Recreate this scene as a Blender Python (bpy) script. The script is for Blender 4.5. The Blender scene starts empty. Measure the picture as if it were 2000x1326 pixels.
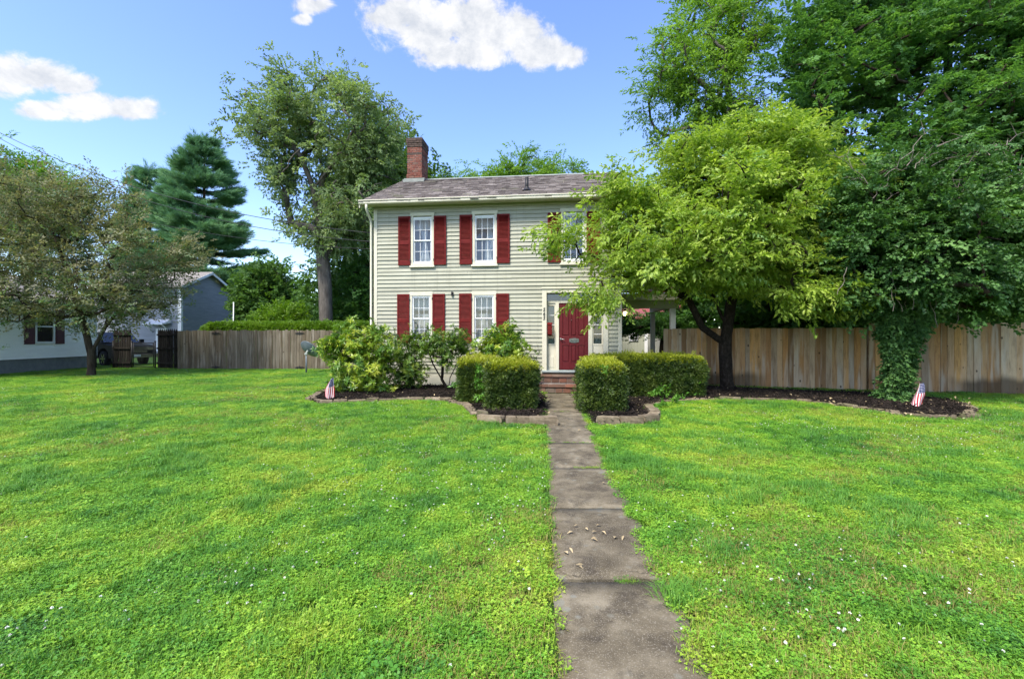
import bpy, bmesh, math, random
import numpy as np
from mathutils import Vector, Matrix

R = math.radians
random.seed(11)
rng = np.random.default_rng(11)
scene = bpy.context.scene
COL = scene.collection

# ------------------------------------------------------------------ camera
cam = bpy.data.cameras.new("camera")
cam.sensor_width = 36.0
cam.lens = 16.0
cam.shift_y = -0.0015
cam.clip_start = 0.05
cam.clip_end = 3000.0
cam_ob = bpy.data.objects.new("camera", cam)
cam_ob.location = (0, 0, 1.5)
cam_ob.rotation_euler = (R(90), 0, 0)
COL.objects.link(cam_ob)
scene.camera = cam_ob
FPX = 888.9


def at(px, py, Y):
    """real place of a photo point that stands Y metres away"""
    return Vector(((px - 1000) / FPX * Y, Y, 1.5 - (py - 660) / FPX * Y))


# ------------------------------------------------------------------ sun, sky, exposure
SUN_AZ = math.atan2(-0.42, -0.66)      # sun behind the viewer's left shoulder
SUN_EL = R(55)
sun = bpy.data.lights.new("sun", 'SUN')
sun.energy = 2.7
sun.angle = R(16)
sun.color = (1.0, 0.94, 0.83)
sun_ob = bpy.data.objects.new("sun", sun)
to_sun = Vector((math.sin(SUN_AZ) * math.cos(SUN_EL), math.cos(SUN_AZ) * math.cos(SUN_EL), math.sin(SUN_EL)))
sun_ob.rotation_euler = to_sun.to_track_quat('Z', 'Y').to_euler()
sun_ob.location = (0, 0, 60)
COL.objects.link(sun_ob)

world = bpy.data.worlds.new("World")
scene.world = world
world.use_nodes = True
wn, wl = world.node_tree.nodes, world.node_tree.links
wn.clear()


def wmath(op, a, b=None, c=None, clamp=False):
    n = wn.new('ShaderNodeMath')
    n.operation = op
    n.use_clamp = clamp
    for i, v in enumerate((a, b, c)):
        if v is None:
            continue
        if isinstance(v, (int, float)):
            n.inputs[i].default_value = v
        else:
            wl.new(v, n.inputs[i])
    return n.outputs[0]


w_out = wn.new('ShaderNodeOutputWorld')
w_bg = wn.new('ShaderNodeBackground')
w_bg.inputs['Strength'].default_value = 0.15
w_sky = wn.new('ShaderNodeTexSky')
w_sky.sky_type = 'NISHITA'
w_sky.sun_disc = False
w_sky.sun_elevation = SUN_EL
w_sky.sun_rotation = SUN_AZ
w_sky.air_density = 1.0
w_sky.dust_density = 1.0
w_sky.ozone_density = 2.0
w_sky.altitude = 100
w_tc = wn.new('ShaderNodeTexCoord')
w_sep = wn.new('ShaderNodeSeparateXYZ')
wl.new(w_tc.outputs['Generated'], w_sep.inputs[0])
az = wmath('ARCTAN2', w_sep.outputs[0], w_sep.outputs[1])
el = wmath('ARCSINE', w_sep.outputs[2])
w_ae = wn.new('ShaderNodeCombineXYZ')
wl.new(az, w_ae.inputs[0])
wl.new(el, w_ae.inputs[1])


# fair-weather clouds: a bank to the north (gnomonic coordinates x/y, z/y) and others all round (azimuth, elevation)
w_iy = wmath('DIVIDE', 1.0, wmath('MAXIMUM', w_sep.outputs[1], 0.04))
w_gn = wn.new('ShaderNodeCombineXYZ')
wl.new(wmath('MULTIPLY', w_sep.outputs[0], w_iy), w_gn.inputs[0])
wl.new(wmath('MULTIPLY', w_sep.outputs[2], w_iy), w_gn.inputs[1])
CLOUDS = []
for (x, y, rx, ry) in ((775, 30, 82, 48), (845, 55, 105, 70), (920, 40, 100, 66), (990, 64, 84, 58), (1050, 100, 80, 36), (1105, 108, 50, 30), (905, 105, 125, 38),
                       (605, 12, 50, 24), (590, 38, 24, 16), (5, 148, 82, 46), (75, 150, 70, 38), (140, 166, 58, 24),
                       (95, 216, 72, 22), (170, 208, 82, 34), (245, 214, 76, 28)):
    CLOUDS.append((w_gn, (x - 1000) / FPX, (660 - y) / FPX, rx / FPX, ry / FPX))
crng = random.Random(5)
for k in range(16):
    a = crng.choice((-1, 1)) * crng.uniform(1.3, 3.0)
    e = crng.uniform(0.18, 0.95)
    s = crng.uniform(0.08, 0.2)
    CLOUDS.append((w_ae, a, e, s, s * 0.45))
acc = None
for (src, a, e, ra, re) in CLOUDS:
    s1 = wn.new('ShaderNodeVectorMath'); s1.operation = 'SUBTRACT'
    wl.new(src.outputs[0], s1.inputs[0]); s1.inputs[1].default_value = (a, e, 0)
    s2 = wn.new('ShaderNodeVectorMath'); s2.operation = 'MULTIPLY'
    wl.new(s1.outputs[0], s2.inputs[0]); s2.inputs[1].default_value = (1 / ra, 1 / re, 0)
    s3 = wn.new('ShaderNodeVectorMath'); s3.operation = 'LENGTH'
    wl.new(s2.outputs[0], s3.inputs[0])
    v = wmath('SUBTRACT', 1.0, s3.outputs['Value'])
    acc = v if acc is None else wmath('SMOOTH_MAX', acc, v, 0.08)


def wnoise(shift):
    mp = wn.new('ShaderNodeMapping')
    mp.inputs['Location'].default_value = tuple(c_ + 8.8 for c_ in shift)
    mp.inputs['Scale'].default_value = (1, 1, 1.25)
    wl.new(w_tc.outputs['Generated'], mp.inputs['Vector'])
    nz = wn.new('ShaderNodeTexNoise')
    nz.inputs['Scale'].default_value = 15.0
    nz.inputs['Detail'].default_value = 10.0
    nz.inputs['Roughness'].default_value = 0.66
    nz.inputs['Distortion'].default_value = 0.25
    wl.new(mp.outputs[0], nz.inputs['Vector'])
    return nz.outputs['Fac']


n_here, n_up = wnoise((0, 0, 0)), wnoise((.015, .0, -.05))
dens = wmath('ADD', acc, wmath('MULTIPLY', wmath('SUBTRACT', n_here, 0.5), 2.0))
w_mr = wn.new('ShaderNodeMapRange')
w_mr.interpolation_type = 'SMOOTHSTEP'
wl.new(dens, w_mr.inputs['Value'])
w_mr.inputs['From Min'].default_value = -0.06
w_mr.inputs['From Max'].default_value = 0.40
# puffs are lit where the cloud thins towards the sun, greyer where it thickens above them
shade = wmath('ADD', wmath('MULTIPLY', wmath('SUBTRACT', n_here, n_up), 3.0), 0.6, None, True)
w_cl = wn.new('ShaderNodeValToRGB')
w_cl.color_ramp.elements[0].color = (1.75, 1.85, 2.02, 1)
w_cl.color_ramp.elements[1].color = (2.6, 2.6, 2.6, 1)
wl.new(shade, w_cl.inputs['Fac'])
w_mix = wn.new('ShaderNodeMix')
w_mix.data_type = 'RGBA'
wl.new(wmath('MULTIPLY', w_mr.outputs['Result'], 0.97), w_mix.inputs['Factor'])
w_hs = wn.new('ShaderNodeHueSaturation')
w_hs.inputs['Saturation'].default_value = 1.13
w_hs.inputs['Hue'].default_value = 0.512
w_hs.inputs['Value'].default_value = 0.96
wl.new(w_sky.outputs[0], w_hs.inputs['Color'])
wl.new(w_hs.outputs[0], w_mix.inputs['A'])
wl.new(w_cl.outputs[0], w_mix.inputs['B'])
wl.new(w_mix.outputs['Result'], w_bg.inputs['Color'])
wl.new(w_bg.outputs[0], w_out.inputs['Surface'])

scene.view_settings.view_transform = 'Standard'
scene.view_settings.look = 'None'
scene.view_settings.gamma = 1.0
scene.view_settings.use_curve_mapping = False
scene.view_settings.exposure = 1.45
scene.render.engine = 'CYCLES'
scene.cycles.use_denoising = True
scene.cycles.max_bounces = 9
scene.cycles.diffuse_bounces = 5
scene.cycles.glossy_bounces = 3
scene.cycles.transmission_bounces = 5
scene.cycles.transparent_max_bounces = 8
scene.cycles.caustics_reflective = False
scene.cycles.caustics_refractive = False


# ================================================================== helpers
def tag(o, label=None, cat=None, group=None, kind=None):
    if label: o['label'] = label
    if cat: o['category'] = cat
    if group: o['group'] = group
    if kind: o['kind'] = kind
    return o


def empty(name, loc=(0, 0, 0), rz=0.0, label=None, cat=None, group=None, parent=None):
    o = bpy.data.objects.new(name, None)
    o.empty_display_size = 0.2
    o.location = loc
    o.rotation_euler = (0, 0, rz)
    COL.objects.link(o)
    if parent: o.parent = parent
    return tag(o, label, cat, group)


class MB:
    def __init__(s):
        s.v, s.f, s.mi, s.sm = [], [], [], []

    def add(s, vs, fs, mi=0, smooth=False):
        b = len(s.v)
        s.v.extend([tuple(p) for p in vs])
        for f in fs:
            s.f.append(tuple(b + i for i in f)); s.mi.append(mi); s.sm.append(smooth)
        return s

    def box(s, x0, x1, y0, y1, z0, z1, mi=0):
        vs = [(x0, y0, z0), (x1, y0, z0), (x1, y1, z0), (x0, y1, z0), (x0, y0, z1), (x1, y0, z1), (x1, y1, z1), (x0, y1, z1)]
        return s.add(vs, [(0, 3, 2, 1), (4, 5, 6, 7), (0, 1, 5, 4), (1, 2, 6, 5), (2, 3, 7, 6), (3, 0, 4, 7)], mi)

    def bbox(s, x0, x1, y0, y1, z0, z1, b=0.004, mi=0):
        """box whose front (-y) edges are chamfered"""
        vs = [(x0 + b, y0, z0 + b), (x1 - b, y0, z0 + b), (x1 - b, y0, z1 - b), (x0 + b, y0, z1 - b),
              (x0, y0 + b, z0), (x1, y0 + b, z0), (x1, y0 + b, z1), (x0, y0 + b, z1),
              (x0, y1, z0), (x1, y1, z0), (x1, y1, z1), (x0, y1, z1)]
        fs = [(0, 1, 2, 3), (4, 5, 1, 0), (5, 6, 2, 1), (6, 7, 3, 2), (7, 4, 0, 3),
              (4, 8, 9, 5), (5, 9, 10, 6), (6, 10, 11, 7), (7, 11, 8, 4), (8, 11, 10, 9)]
        return s.add(vs, fs, mi)

    def hexa(s, p, mi=0):
        """8 corner points, bottom ring then top ring"""
        return s.add(p, [(0, 3, 2, 1), (4, 5, 6, 7), (0, 1, 5, 4), (1, 2, 6, 5), (2, 3, 7, 6), (3, 0, 4, 7)], mi)

    def tube(s, pts, rad, n=8, mi=0, cap=True):
        pts = [Vector(p) for p in pts]
        if not hasattr(rad, '__len__'): rad = [rad] * len(pts)
        b = len(s.v)
        up = Vector((0.31, 0.2, 0.93)).normalized()
        ref = None
        for i, p in enumerate(pts):
            t = (pts[min(i + 1, len(pts) - 1)] - pts[max(i - 1, 0)])
            t = t.normalized() if t.length > 1e-9 else Vector((0, 0, 1))
            if ref is None:
                ref = t.cross(up if abs(t.dot(up)) < .95 else Vector((1, 0, 0))).normalized()
            ref = (ref - t * ref.dot(t)).normalized()
            bi = t.cross(ref)
            for k in range(n):
                a = 2 * math.pi * k / n
                s.v.append(tuple(p + (ref * math.cos(a) + bi * math.sin(a)) * rad[i]))
        for i in range(len(pts) - 1):
            for k in range(n):
                s.f.append((b + i * n + k, b + i * n + (k + 1) % n, b + (i + 1) * n + (k + 1) % n, b + (i + 1) * n + k))
                s.mi.append(mi); s.sm.append(True)
        if cap:
            s.f.append(tuple(b + k for k in reversed(range(n)))); s.mi.append(mi); s.sm.append(False)
            e = b + (len(pts) - 1) * n
            s.f.append(tuple(e + k for k in range(n))); s.mi.append(mi); s.sm.append(False)
        return s

    def lathe(s, prof, n=16, mi=0, M=None):
        b = len(s.v)
        for (r, z) in prof:
            for k in range(n):
                a = 2 * math.pi * k / n
                p = Vector((r * math.cos(a), r * math.sin(a), z))
                s.v.append(tuple(M @ p if M else p))
        for i in range(len(prof) - 1):
            for k in range(n):
                s.f.append((b + i * n + k, b + i * n + (k + 1) % n, b + (i + 1) * n + (k + 1) % n, b + (i + 1) * n + k))
                s.mi.append(mi); s.sm.append(True)
        return s

    def extrude(s, poly, axis, a, b, mi=0):
        """polygon of 2-D points extruded along axis ('x','y','z') from a to b"""
        def P(q, t):
            return {'x': (t, q[0], q[1]), 'y': (q[0], t, q[1]), 'z': (q[0], q[1], t)}[axis]
        n = len(poly)
        vs = [P(q, a) for q in poly] + [P(q, b) for q in poly]
        fs = [tuple(range(n)), tuple(reversed(range(n, 2 * n)))]
        fs += [(i, n + i, n + (i + 1) % n, (i + 1) % n) for i in range(n)]
        return s.add(vs, fs, mi)

    def mesh(s, name, mats):
        me = bpy.data.meshes.new(name)
        me.from_pydata(s.v, [], s.f)
        for m in (mats if isinstance(mats, (list, tuple)) else [mats]):
            me.materials.append(m)
        me.polygons.foreach_set('material_index', s.mi)
        me.polygons.foreach_set('use_smooth', s.sm)
        bm = bmesh.new(); bm.from_mesh(me)
        bmesh.ops.recalc_face_normals(bm, faces=bm.faces)
        bm.to_mesh(me); bm.free()
        me.update()
        return me

    def build(s, name, mats, parent=None, loc=(0, 0, 0), rz=0.0):
        return link(name, s.mesh(name, mats), parent, loc, rz)


def link(name, me, parent=None, loc=(0, 0, 0), rz=0.0):
    o = bpy.data.objects.new(name, me)
    o.location = loc
    o.rotation_euler = (0, 0, rz)
    COL.objects.link(o)
    if parent: o.parent = parent
    return o


def inside(poly, x, y):
    x = np.asarray(x); y = np.asarray(y)
    r = np.zeros(x.shape, bool)
    n = len(poly)
    for i in range(n):
        x0, y0 = poly[i]; x1, y1 = poly[(i + 1) % n]
        c = ((y0 > y) != (y1 > y)) & (x < (x1 - x0) * (y - y0) / ((y1 - y0) + 1e-12) + x0)
        r ^= c
    return r


def vnoise(p, seed=0):
    p = np.asarray(p, float)
    i = np.floor(p).astype(np.int64); f = p - i
    f = f * f * (3 - 2 * f)

    def h(a, b, c):
        n = (a * 374761393 + b * 668265263 + c * 2147483647 + seed * 144665) & 0xffffffff
        n = ((n ^ (n >> 13)) * 1274126177) & 0xffffffff
        return ((n ^ (n >> 16)) & 0xffff) / 65535.0
    r = 0
    for dx in (0, 1):
        for dy in (0, 1):
            for dz in (0, 1):
                w = (f[:, 0] if dx else 1 - f[:, 0]) * (f[:, 1] if dy else 1 - f[:, 1]) * (f[:, 2] if dz else 1 - f[:, 2])
                r = r + w * h(i[:, 0] + dx, i[:, 1] + dy, i[:, 2] + dz)
    return r


def vn2(x, y, s, seed=0):
    p = np.stack([x / s, y / s, np.full_like(x, .5)], 1)
    return .65 * vnoise(p, seed) + .35 * vnoise(p * 2.3, seed + 9)


# ------------------------------------------------------------------ materials
class NT:
    def __init__(s, name):
        s.m = bpy.data.materials.new(name)
        s.m.use_nodes = True
        s.n, s.l = s.m.node_tree.nodes, s.m.node_tree.links
        s.bsdf = s.n['Principled BSDF']
        s.out = s.n['Material Output']

    def new(s, t, **kw):
        n = s.n.new(t)
        for k, v in kw.items(): setattr(n, k, v)
        return n

    def setin(s, n, k, v):
        if hasattr(v, 'is_output') or isinstance(v, bpy.types.NodeSocket): s.l.new(v, n.inputs[k])
        else: n.inputs[k].default_value = v

    def math(s, op, a, b=0.0, clamp=False):
        n = s.new('ShaderNodeMath', operation=op, use_clamp=clamp)
        s.setin(n, 0, a); s.setin(n, 1, b)
        return n.outputs[0]

    def pos(s, scale=(1, 1, 1), shift_rand=False, local=False):
        if local:
            v = s.new('ShaderNodeTexCoord').outputs['Object']
        else:
            v = s.new('ShaderNodeNewGeometry').outputs['Position']
        if shift_rand:
            r = s.new('ShaderNodeObjectInfo').outputs['Random']
            a = s.new('ShaderNodeVectorMath', operation='ADD')
            s.l.new(v, a.inputs[0])
            c = s.new('ShaderNodeCombineXYZ')
            k = s.math('MULTIPLY', r, 57.0)
            for i in range(3): s.l.new(k, c.inputs[i])
            s.l.new(c.outputs[0], a.inputs[1])
            v = a.outputs[0]
        m = s.new('ShaderNodeMapping')
        s.l.new(v, m.inputs['Vector'])
        m.inputs['Scale'].default_value = scale
        return m.outputs[0]

    def noise(s, vec, scale, detail=4, rough=.55, dist=0.0):
        n = s.new('ShaderNodeTexNoise')
        s.l.new(vec, n.inputs['Vector'])
        n.inputs['Scale'].default_value = scale
        n.inputs['Detail'].default_value = detail
        n.inputs['Roughness'].default_value = rough
        n.inputs['Distortion'].default_value = dist
        return n.outputs['Fac']

    def ramp(s, fac, stops, interp='LINEAR'):
        n = s.new('ShaderNodeValToRGB')
        n.color_ramp.interpolation = interp
        e = n.color_ramp.elements
        while len(e) < len(stops): e.new(0.5)
        for el_, (p, c) in zip(e, stops):
            el_.position = p
            el_.color = (*c, 1) if len(c) == 3 else c
        s.l.new(fac, n.inputs['Fac'])
        return n.outputs['Color']

    def step(s, v, a, b, lo=0.0, hi=1.0):
        n = s.new('ShaderNodeMapRange', interpolation_type='SMOOTHSTEP')
        s.setin(n, 'Value', v)
        n.inputs['From Min'].default_value = a; n.inputs['From Max'].default_value = b
        n.inputs['To Min'].default_value = lo; n.inputs['To Max'].default_value = hi
        return n.outputs['Result']

    def mix(s, fac, a, b, mode='MIX'):
        n = s.new('ShaderNodeMix', data_type='RGBA', blend_type=mode)
        s.setin(n, 'Factor', fac)
        for k, v in (('A', a), ('B', b)):
            if isinstance(v, tuple): n.inputs[k].default_value = (*v, 1) if len(v) == 3 else v
            else: s.l.new(v, n.inputs[k])
        return n.outputs['Result']

    def rand(s):
        return s.new('ShaderNodeObjectInfo').outputs['Random']

    def hsv(s, col, h=.5, sat=1.0, v=1.0):
        n = s.new('ShaderNodeHueSaturation')
        s.setin(n, 'Hue', h); s.setin(n, 'Saturation', sat); s.setin(n, 'Value', v)
        s.l.new(col, n.inputs['Color'])
        return n.outputs['Color']

    def bump(s, h, strength=.3, dist=.01):
        b = s.new('ShaderNodeBump')
        b.inputs['Strength'].default_value = strength
        b.inputs['Distance'].default_value = dist
        s.l.new(h, b.inputs['Height'])
        s.l.new(b.outputs[0], s.bsdf.inputs['Normal'])

    def fin(s, col, rough=.8, spec=.3, metal=0.0):
        if isinstance(col, tuple): s.bsdf.inputs['Base Color'].default_value = (*col, 1)
        else: s.l.new(col, s.bsdf.inputs['Base Color'])
        s.setin(s.bsdf, 'Roughness', rough)
        s.bsdf.inputs['Specular IOR Level'].default_value = spec
        s.bsdf.inputs['Metallic'].default_value = metal
        return s.m


def simple(name, c1, c2, scale=4.0, detail=5, rough=.75, spec=.3, stretch=(1, 1, 1), rv=0.0, bump=0.0, bdist=.01, metal=0.0, shift=False):
    t = NT(name)
    f = t.noise(t.pos(stretch, shift), scale, detail)
    c = t.ramp(f, [(.3, c1), (.7, c2)])
    if rv: c = t.hsv(c, v=t.math('ADD', t.math('MULTIPLY', t.rand(), 2 * rv), 1 - rv))
    if bump: t.bump(f, bump, bdist)
    return t.fin(c, rough, spec, metal)


def leafmat(name, cols, trans=.35, rough=.45, spec=.35, patch=1.2, tint=(1.15, 1.25, .5), warm=None):
    """cols: dark .. light leaf colours; one per sprig plus slow drifts through the crown"""
    t = NT(name)
    n = t.noise(t.pos(), patch, 2)
    f = t.math('ADD', t.math('MULTIPLY', t.rand(), .6), t.math('MULTIPLY', t.math('SUBTRACT', n, .3), 1.0), True)
    k = len(cols)
    c = t.ramp(f, [(i / (k - 1), cc) for i, cc in enumerate(cols)])
    t.fin(c, rough, spec)
    tr = t.new('ShaderNodeBsdfTranslucent')
    t.l.new(t.mix(1.0, c, (*tint, 1), 'MULTIPLY'), tr.inputs['Color'])
    ms = t.new('ShaderNodeMixShader')
    ms.inputs[0].default_value = trans
    t.l.new(t.bsdf.outputs[0], ms.inputs[1]); t.l.new(tr.outputs[0], ms.inputs[2])
    t.l.new(ms.outputs[0], t.out.inputs['Surface'])
    return t.m


MAT = {}
MAT['trim'] = simple('trim_cream', (.50, .47, .36), (.58, .55, .44), 3, rough=.6, stretch=(1, 1, .3))
MAT['white'] = simple('white_paint', (.66, .67, .67), (.74, .74, .73), 3, rough=.45)
MAT['dark'] = simple('dark_iron', (.012, .012, .012), (.022, .02, .02), 8, rough=.5)
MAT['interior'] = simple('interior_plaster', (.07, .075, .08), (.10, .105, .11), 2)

t = NT('siding_paint')
f = t.noise(t.pos((.6, .6, 1.5), True), 2.2, 6, .65)
f2 = t.noise(t.pos((.35, .35, 14), True), 3.0, 4)
c = t.ramp(f, [(.25, (.272, .268, .20)), (.5, (.328, .324, .248)), (.8, (.372, .368, .29))])
c = t.mix(t.step(f2, .52, .75, 0, .5), c, (.235, .23, .165))
c = t.hsv(c, v=t.math('ADD', t.math('MULTIPLY', t.rand(), .12), .94))
st_ = t.noise(t.pos((7, 7, .25)), 1.6, 4, .6)
c = t.mix(t.step(st_, .54, .72, 0, .35), c, (.205, .205, .15))
t.bump(f2, .15, .004)
MAT['siding'] = t.fin(c, .62, .3)

t = NT('shutter_red')
f = t.noise(t.pos((1, 1, 1)), 9, 5)
c = t.ramp(f, [(.3, (.088, .006, .005)), (.7, (.135, .011, .009))])
MAT['shutter'] = t.fin(c, .6, .15)
MAT['door'] = simple('door_red', (.082, .007, .009), (.105, .010, .012), 6, rough=.5, spec=.25)

t = NT('window_glass')
fr = t.new('ShaderNodeFresnel'); fr.inputs['IOR'].default_value = 1.5
tb = t.new('ShaderNodeBsdfTransparent'); tb.inputs['Color'].default_value = (.86, .9, .9, 1)
gl = t.new('ShaderNodeBsdfGlossy'); gl.inputs['Roughness'].default_value = .03
ms = t.new('ShaderNodeMixShader')
t.l.new(t.math('ADD', t.math('MULTIPLY', fr.outputs[0], 1.4), .045, True), ms.inputs[0])
t.l.new(tb.outputs[0], ms.inputs[1]); t.l.new(gl.outputs[0], ms.inputs[2])
t.l.new(ms.outputs[0], t.out.inputs['Surface'])
MAT['glass'] = t.m

t = NT('curtain_cloth')
t.fin((.60, .62, .63), .9, .1)
tr = t.new('ShaderNodeBsdfTranslucent'); tr.inputs['Color'].default_value = (.75, .76, .76, 1)
ms = t.new('ShaderNodeMixShader'); ms.inputs[0].default_value = .35
t.l.new(t.bsdf.outputs[0], ms.inputs[1]); t.l.new(tr.outputs[0], ms.inputs[2]); t.l.new(ms.outputs[0], t.out.inputs['Surface'])
MAT['curtain'] = t.m
MAT['sheer'] = simple('grey_sheer', (.20, .25, .27), (.27, .32, .34), 6, rough=.9)

t = NT('slate')
vc = t.new('ShaderNodeVertexColor'); vc.layer_name = 'tint'
f = t.noise(t.pos((1, 1, 1)), 3.0, 6, .65)
c = t.ramp(vc.outputs['Color'], [(0, (.105, .086, .076)), (.35, (.17, .142, .127)), (.7, (.22, .187, .168)), (1, (.30, .262, .24))])
c = t.mix(t.step(f, .58, .76, 0, .5), c, (.30, .275, .25))
moss = t.noise(t.pos((.5, .5, .5)), 2.0, 4)
c = t.mix(t.step(moss, .6, .72, 0, .55), c, (.17, .17, .10))
t.bump(f, .3, .006)
MAT['slate'] = t.fin(c, .8, .25)
MAT['slate_trim'] = simple('ridge_lead', (.24, .27, .24), (.34, .36, .33), 6, rough=.55)

t = NT('brick')
r = t.rand()
c = t.ramp(r, [(0, (0.108, 0.036, 0.02805)), (.35, (0.1656, 0.06, 0.0425)), (.7, (0.2088, 0.088, 0.06375)), (1, (0.144, 0.096, 0.0765))])
f = t.noise(t.pos((1, 1, 1)), 14, 5, .7)
c = t.mix(t.step(f, .5, .75, 0, .55), c, (.34, .27, .22))
t.bump(f, .5, .01)
MAT['brick'] = t.fin(c, .9, .15)
MAT['soot_brick'] = simple('sooty_brick', (.045, .033, .028), (.11, .075, .06), 11, rough=.95, rv=.25, bump=.4)
MAT['mortar'] = simple('mortar', (.20, .175, .15), (.34, .30, .26), 12, rough=.95, bump=.3)

t = NT('step_stone')
r = t.rand()
c = t.ramp(r, [(0, (.10, .05, .035)), (.4, (.145, .085, .06)), (.75, (.20, .085, .055)), (1, (.14, .115, .09))])
f = t.noise(t.pos(), 9, 6, .7)
c = t.mix(t.step(f, .5, .7, 0, .7), c, (.055, .05, .04))
t.bump(f, .6, .015)
MAT['step'] = t.fin(c, .9, .2)

t = NT('concrete')
p = t.pos()
f1 = t.noise(p, 2.2, 8, .68); f2 = t.noise(p, 55, 3, .7); f3 = t.noise(p, 5, 5, .65, .3)
c = t.ramp(f1, [(.3, (.046, .036, .021)), (.5, (.122, .100, .064)), (.68, (.235, .200, .138))])
c = t.mix(t.step(f3, .46, .70, 0, .75), c, (.034, .027, .019))
sp = t.noise(p, 130, 2, .6)
c = t.mix(t.step(sp, .54, .68, 0, .7), c, (.25, .22, .17))
c = t.mix(t.step(f2, .62, .78, 0, .7), c, (.035, .03, .025))
vo = t.new('ShaderNodeTexVoronoi', feature='SMOOTH_F1'); t.l.new(p, vo.inputs['Vector']); vo.inputs['Scale'].default_value = 11.0
lich = t.math('ADD', vo.outputs['Distance'], t.math('MULTIPLY', f3, .45))
c = t.mix(t.math('MULTIPLY', t.step(lich, .36, .50, .75, 0), t.step(t.noise(p, 1.1, 2), .42, .58)), c, (.17, .168, .135))
vc_ = t.new('ShaderNodeTexVoronoi', feature='DISTANCE_TO_EDGE')
wv = t.new('ShaderNodeVectorMath', operation='ADD'); t.l.new(p, wv.inputs[0])
cw_ = t.new('ShaderNodeCombineXYZ'); t.l.new(t.math('MULTIPLY', f3, .5), cw_.inputs[0]); t.l.new(t.math('MULTIPLY', f1, .6), cw_.inputs[1]); t.l.new(cw_.outputs[0], wv.inputs[1])
t.l.new(wv.outputs[0], vc_.inputs['Vector']); vc_.inputs['Scale'].default_value = .55
c = t.mix(t.math('MULTIPLY', t.step(vc_.outputs['Distance'], .001, .006, .8, 0), t.step(f1, .4, .55)), c, (.025, .02, .015))
t.bump(t.math('ADD', f2, t.math('MULTIPLY', sp, .6)), .55, .006)
MAT['concrete'] = t.fin(c, .88, .25)

t = NT('edging_stone')
f = t.noise(t.pos(), 7, 6, .7)
c = t.ramp(f, [(.3, (.09, .07, .045)), (.55, (.19, .15, .10)), (.8, (.29, .25, .19))])
c = t.hsv(c, v=t.math('ADD', t.math('MULTIPLY', t.rand(), .5), .75))
ms_ = t.noise(t.pos(), 3, 3)
c = t.mix(t.step(ms_, .52, .68, 0, .6), c, (.075, .085, .03))
t.bump(f, .7, .015)
MAT['edging'] = t.fin(c, .92, .15)

MAT['mulch'] = simple('mulch', (.006, .005, .004), (.028, .021, .016), 30, 6, rough=.95, spec=.15, bump=.9, bdist=.02)
MAT['chip'] = simple('mulch_chip', (.007, .006, .005), (.035, .026, .02), 5, rough=.95, spec=.15, rv=.5)
MAT['litter'] = simple('leaf_litter', (.26, .19, .10), (.42, .34, .20), 3, rough=.9, rv=.4)
MAT['soil'] = simple('bare_soil', (.05, .035, .022), (.11, .078, .05), 12, 6, rough=.95, bump=.6)

t = NT('ground_earth_grass')
p = t.pos()
f = t.noise(p, 1.3, 5, .6); g = t.noise(p, 30, 4, .7)
c = t.ramp(f, [(.3, (.02, .05, .010)), (.6, (.035, .078, .014)), (.8, (.05, .075, .02))])
c = t.mix(t.step(g, .45, .75, 0, .7), c, (.022, .022, .010))
t.bump(g, .8, .03)
MAT['ground'] = t.fin(c, .95, .1)


def woodmat(name, stops, streak, foot_band=None, knots=True):
    t = NT(name)
    r = t.rand()
    base = t.ramp(r, stops)
    pv = t.pos((1, 1, .12), True)
    f = t.noise(pv, 13, 6, .65, .4)
    g = t.noise(t.pos((3.2, 3.2, .35), True), 2.0, 3, .5, .3)
    c = t.mix(t.step(f, .42, .7, 0, .6), base, streak[0])
    c = t.mix(t.step(g, .48, .70, 0, .6), c, streak[1])
    if knots:
        vo = t.new('ShaderNodeTexVoronoi'); t.l.new(t.pos((2.2, 2.2, 1.3), True), vo.inputs['Vector']); vo.inputs['Scale'].default_value = 2.0
        c = t.mix(t.step(vo.outputs['Distance'], .06, .13, .85, 0), c, (.05, .03, .018))
    if foot_band:
        # boards darker towards the bottom, upper edge uneven from board to board
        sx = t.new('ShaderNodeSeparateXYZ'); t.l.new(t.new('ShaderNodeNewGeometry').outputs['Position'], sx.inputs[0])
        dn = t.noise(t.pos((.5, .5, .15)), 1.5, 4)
        line = t.math('ADD', t.math('MULTIPLY', dn, foot_band[1]), t.math('MULTIPLY', r, .1))
        d = t.math('MULTIPLY', t.step(t.math('SUBTRACT', sx.outputs[2], line), -.12, .12, foot_band[2], 0), t.step(t.noise(t.pos((.28, .28, 0)), 1.0, 2), .42, .56))
        c = t.mix(d, c, foot_band[0])
    t.bump(f, .35, .006)
    return t.fin(c, .88, .15)


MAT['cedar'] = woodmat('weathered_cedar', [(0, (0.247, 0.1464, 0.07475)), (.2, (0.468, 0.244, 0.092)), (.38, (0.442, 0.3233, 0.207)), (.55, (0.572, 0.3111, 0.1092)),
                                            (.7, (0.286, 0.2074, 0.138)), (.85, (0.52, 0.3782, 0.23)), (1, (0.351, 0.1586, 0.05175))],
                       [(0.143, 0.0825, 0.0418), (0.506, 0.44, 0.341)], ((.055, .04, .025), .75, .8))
MAT['greywood'] = woodmat('grey_weathered_board', [(0, (.085, .066, .045)), (.3, (.15, .125, .09)), (.6, (.19, .16, .12)), (.8, (.11, .085, .055)), (1, (.17, .145, .10))],
                          [(.06, .045, .03), (.27, .24, .195)], ((.10, .085, .055), .35, .5))
MAT['darkwood'] = woodmat('dark_stained_picket', [(0, (.012, .010, .008)), (.5, (.020, .017, .014)), (1, (.03, .026, .021))],
                          [(.008, .007, .006), (.036, .032, .027)])


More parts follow.
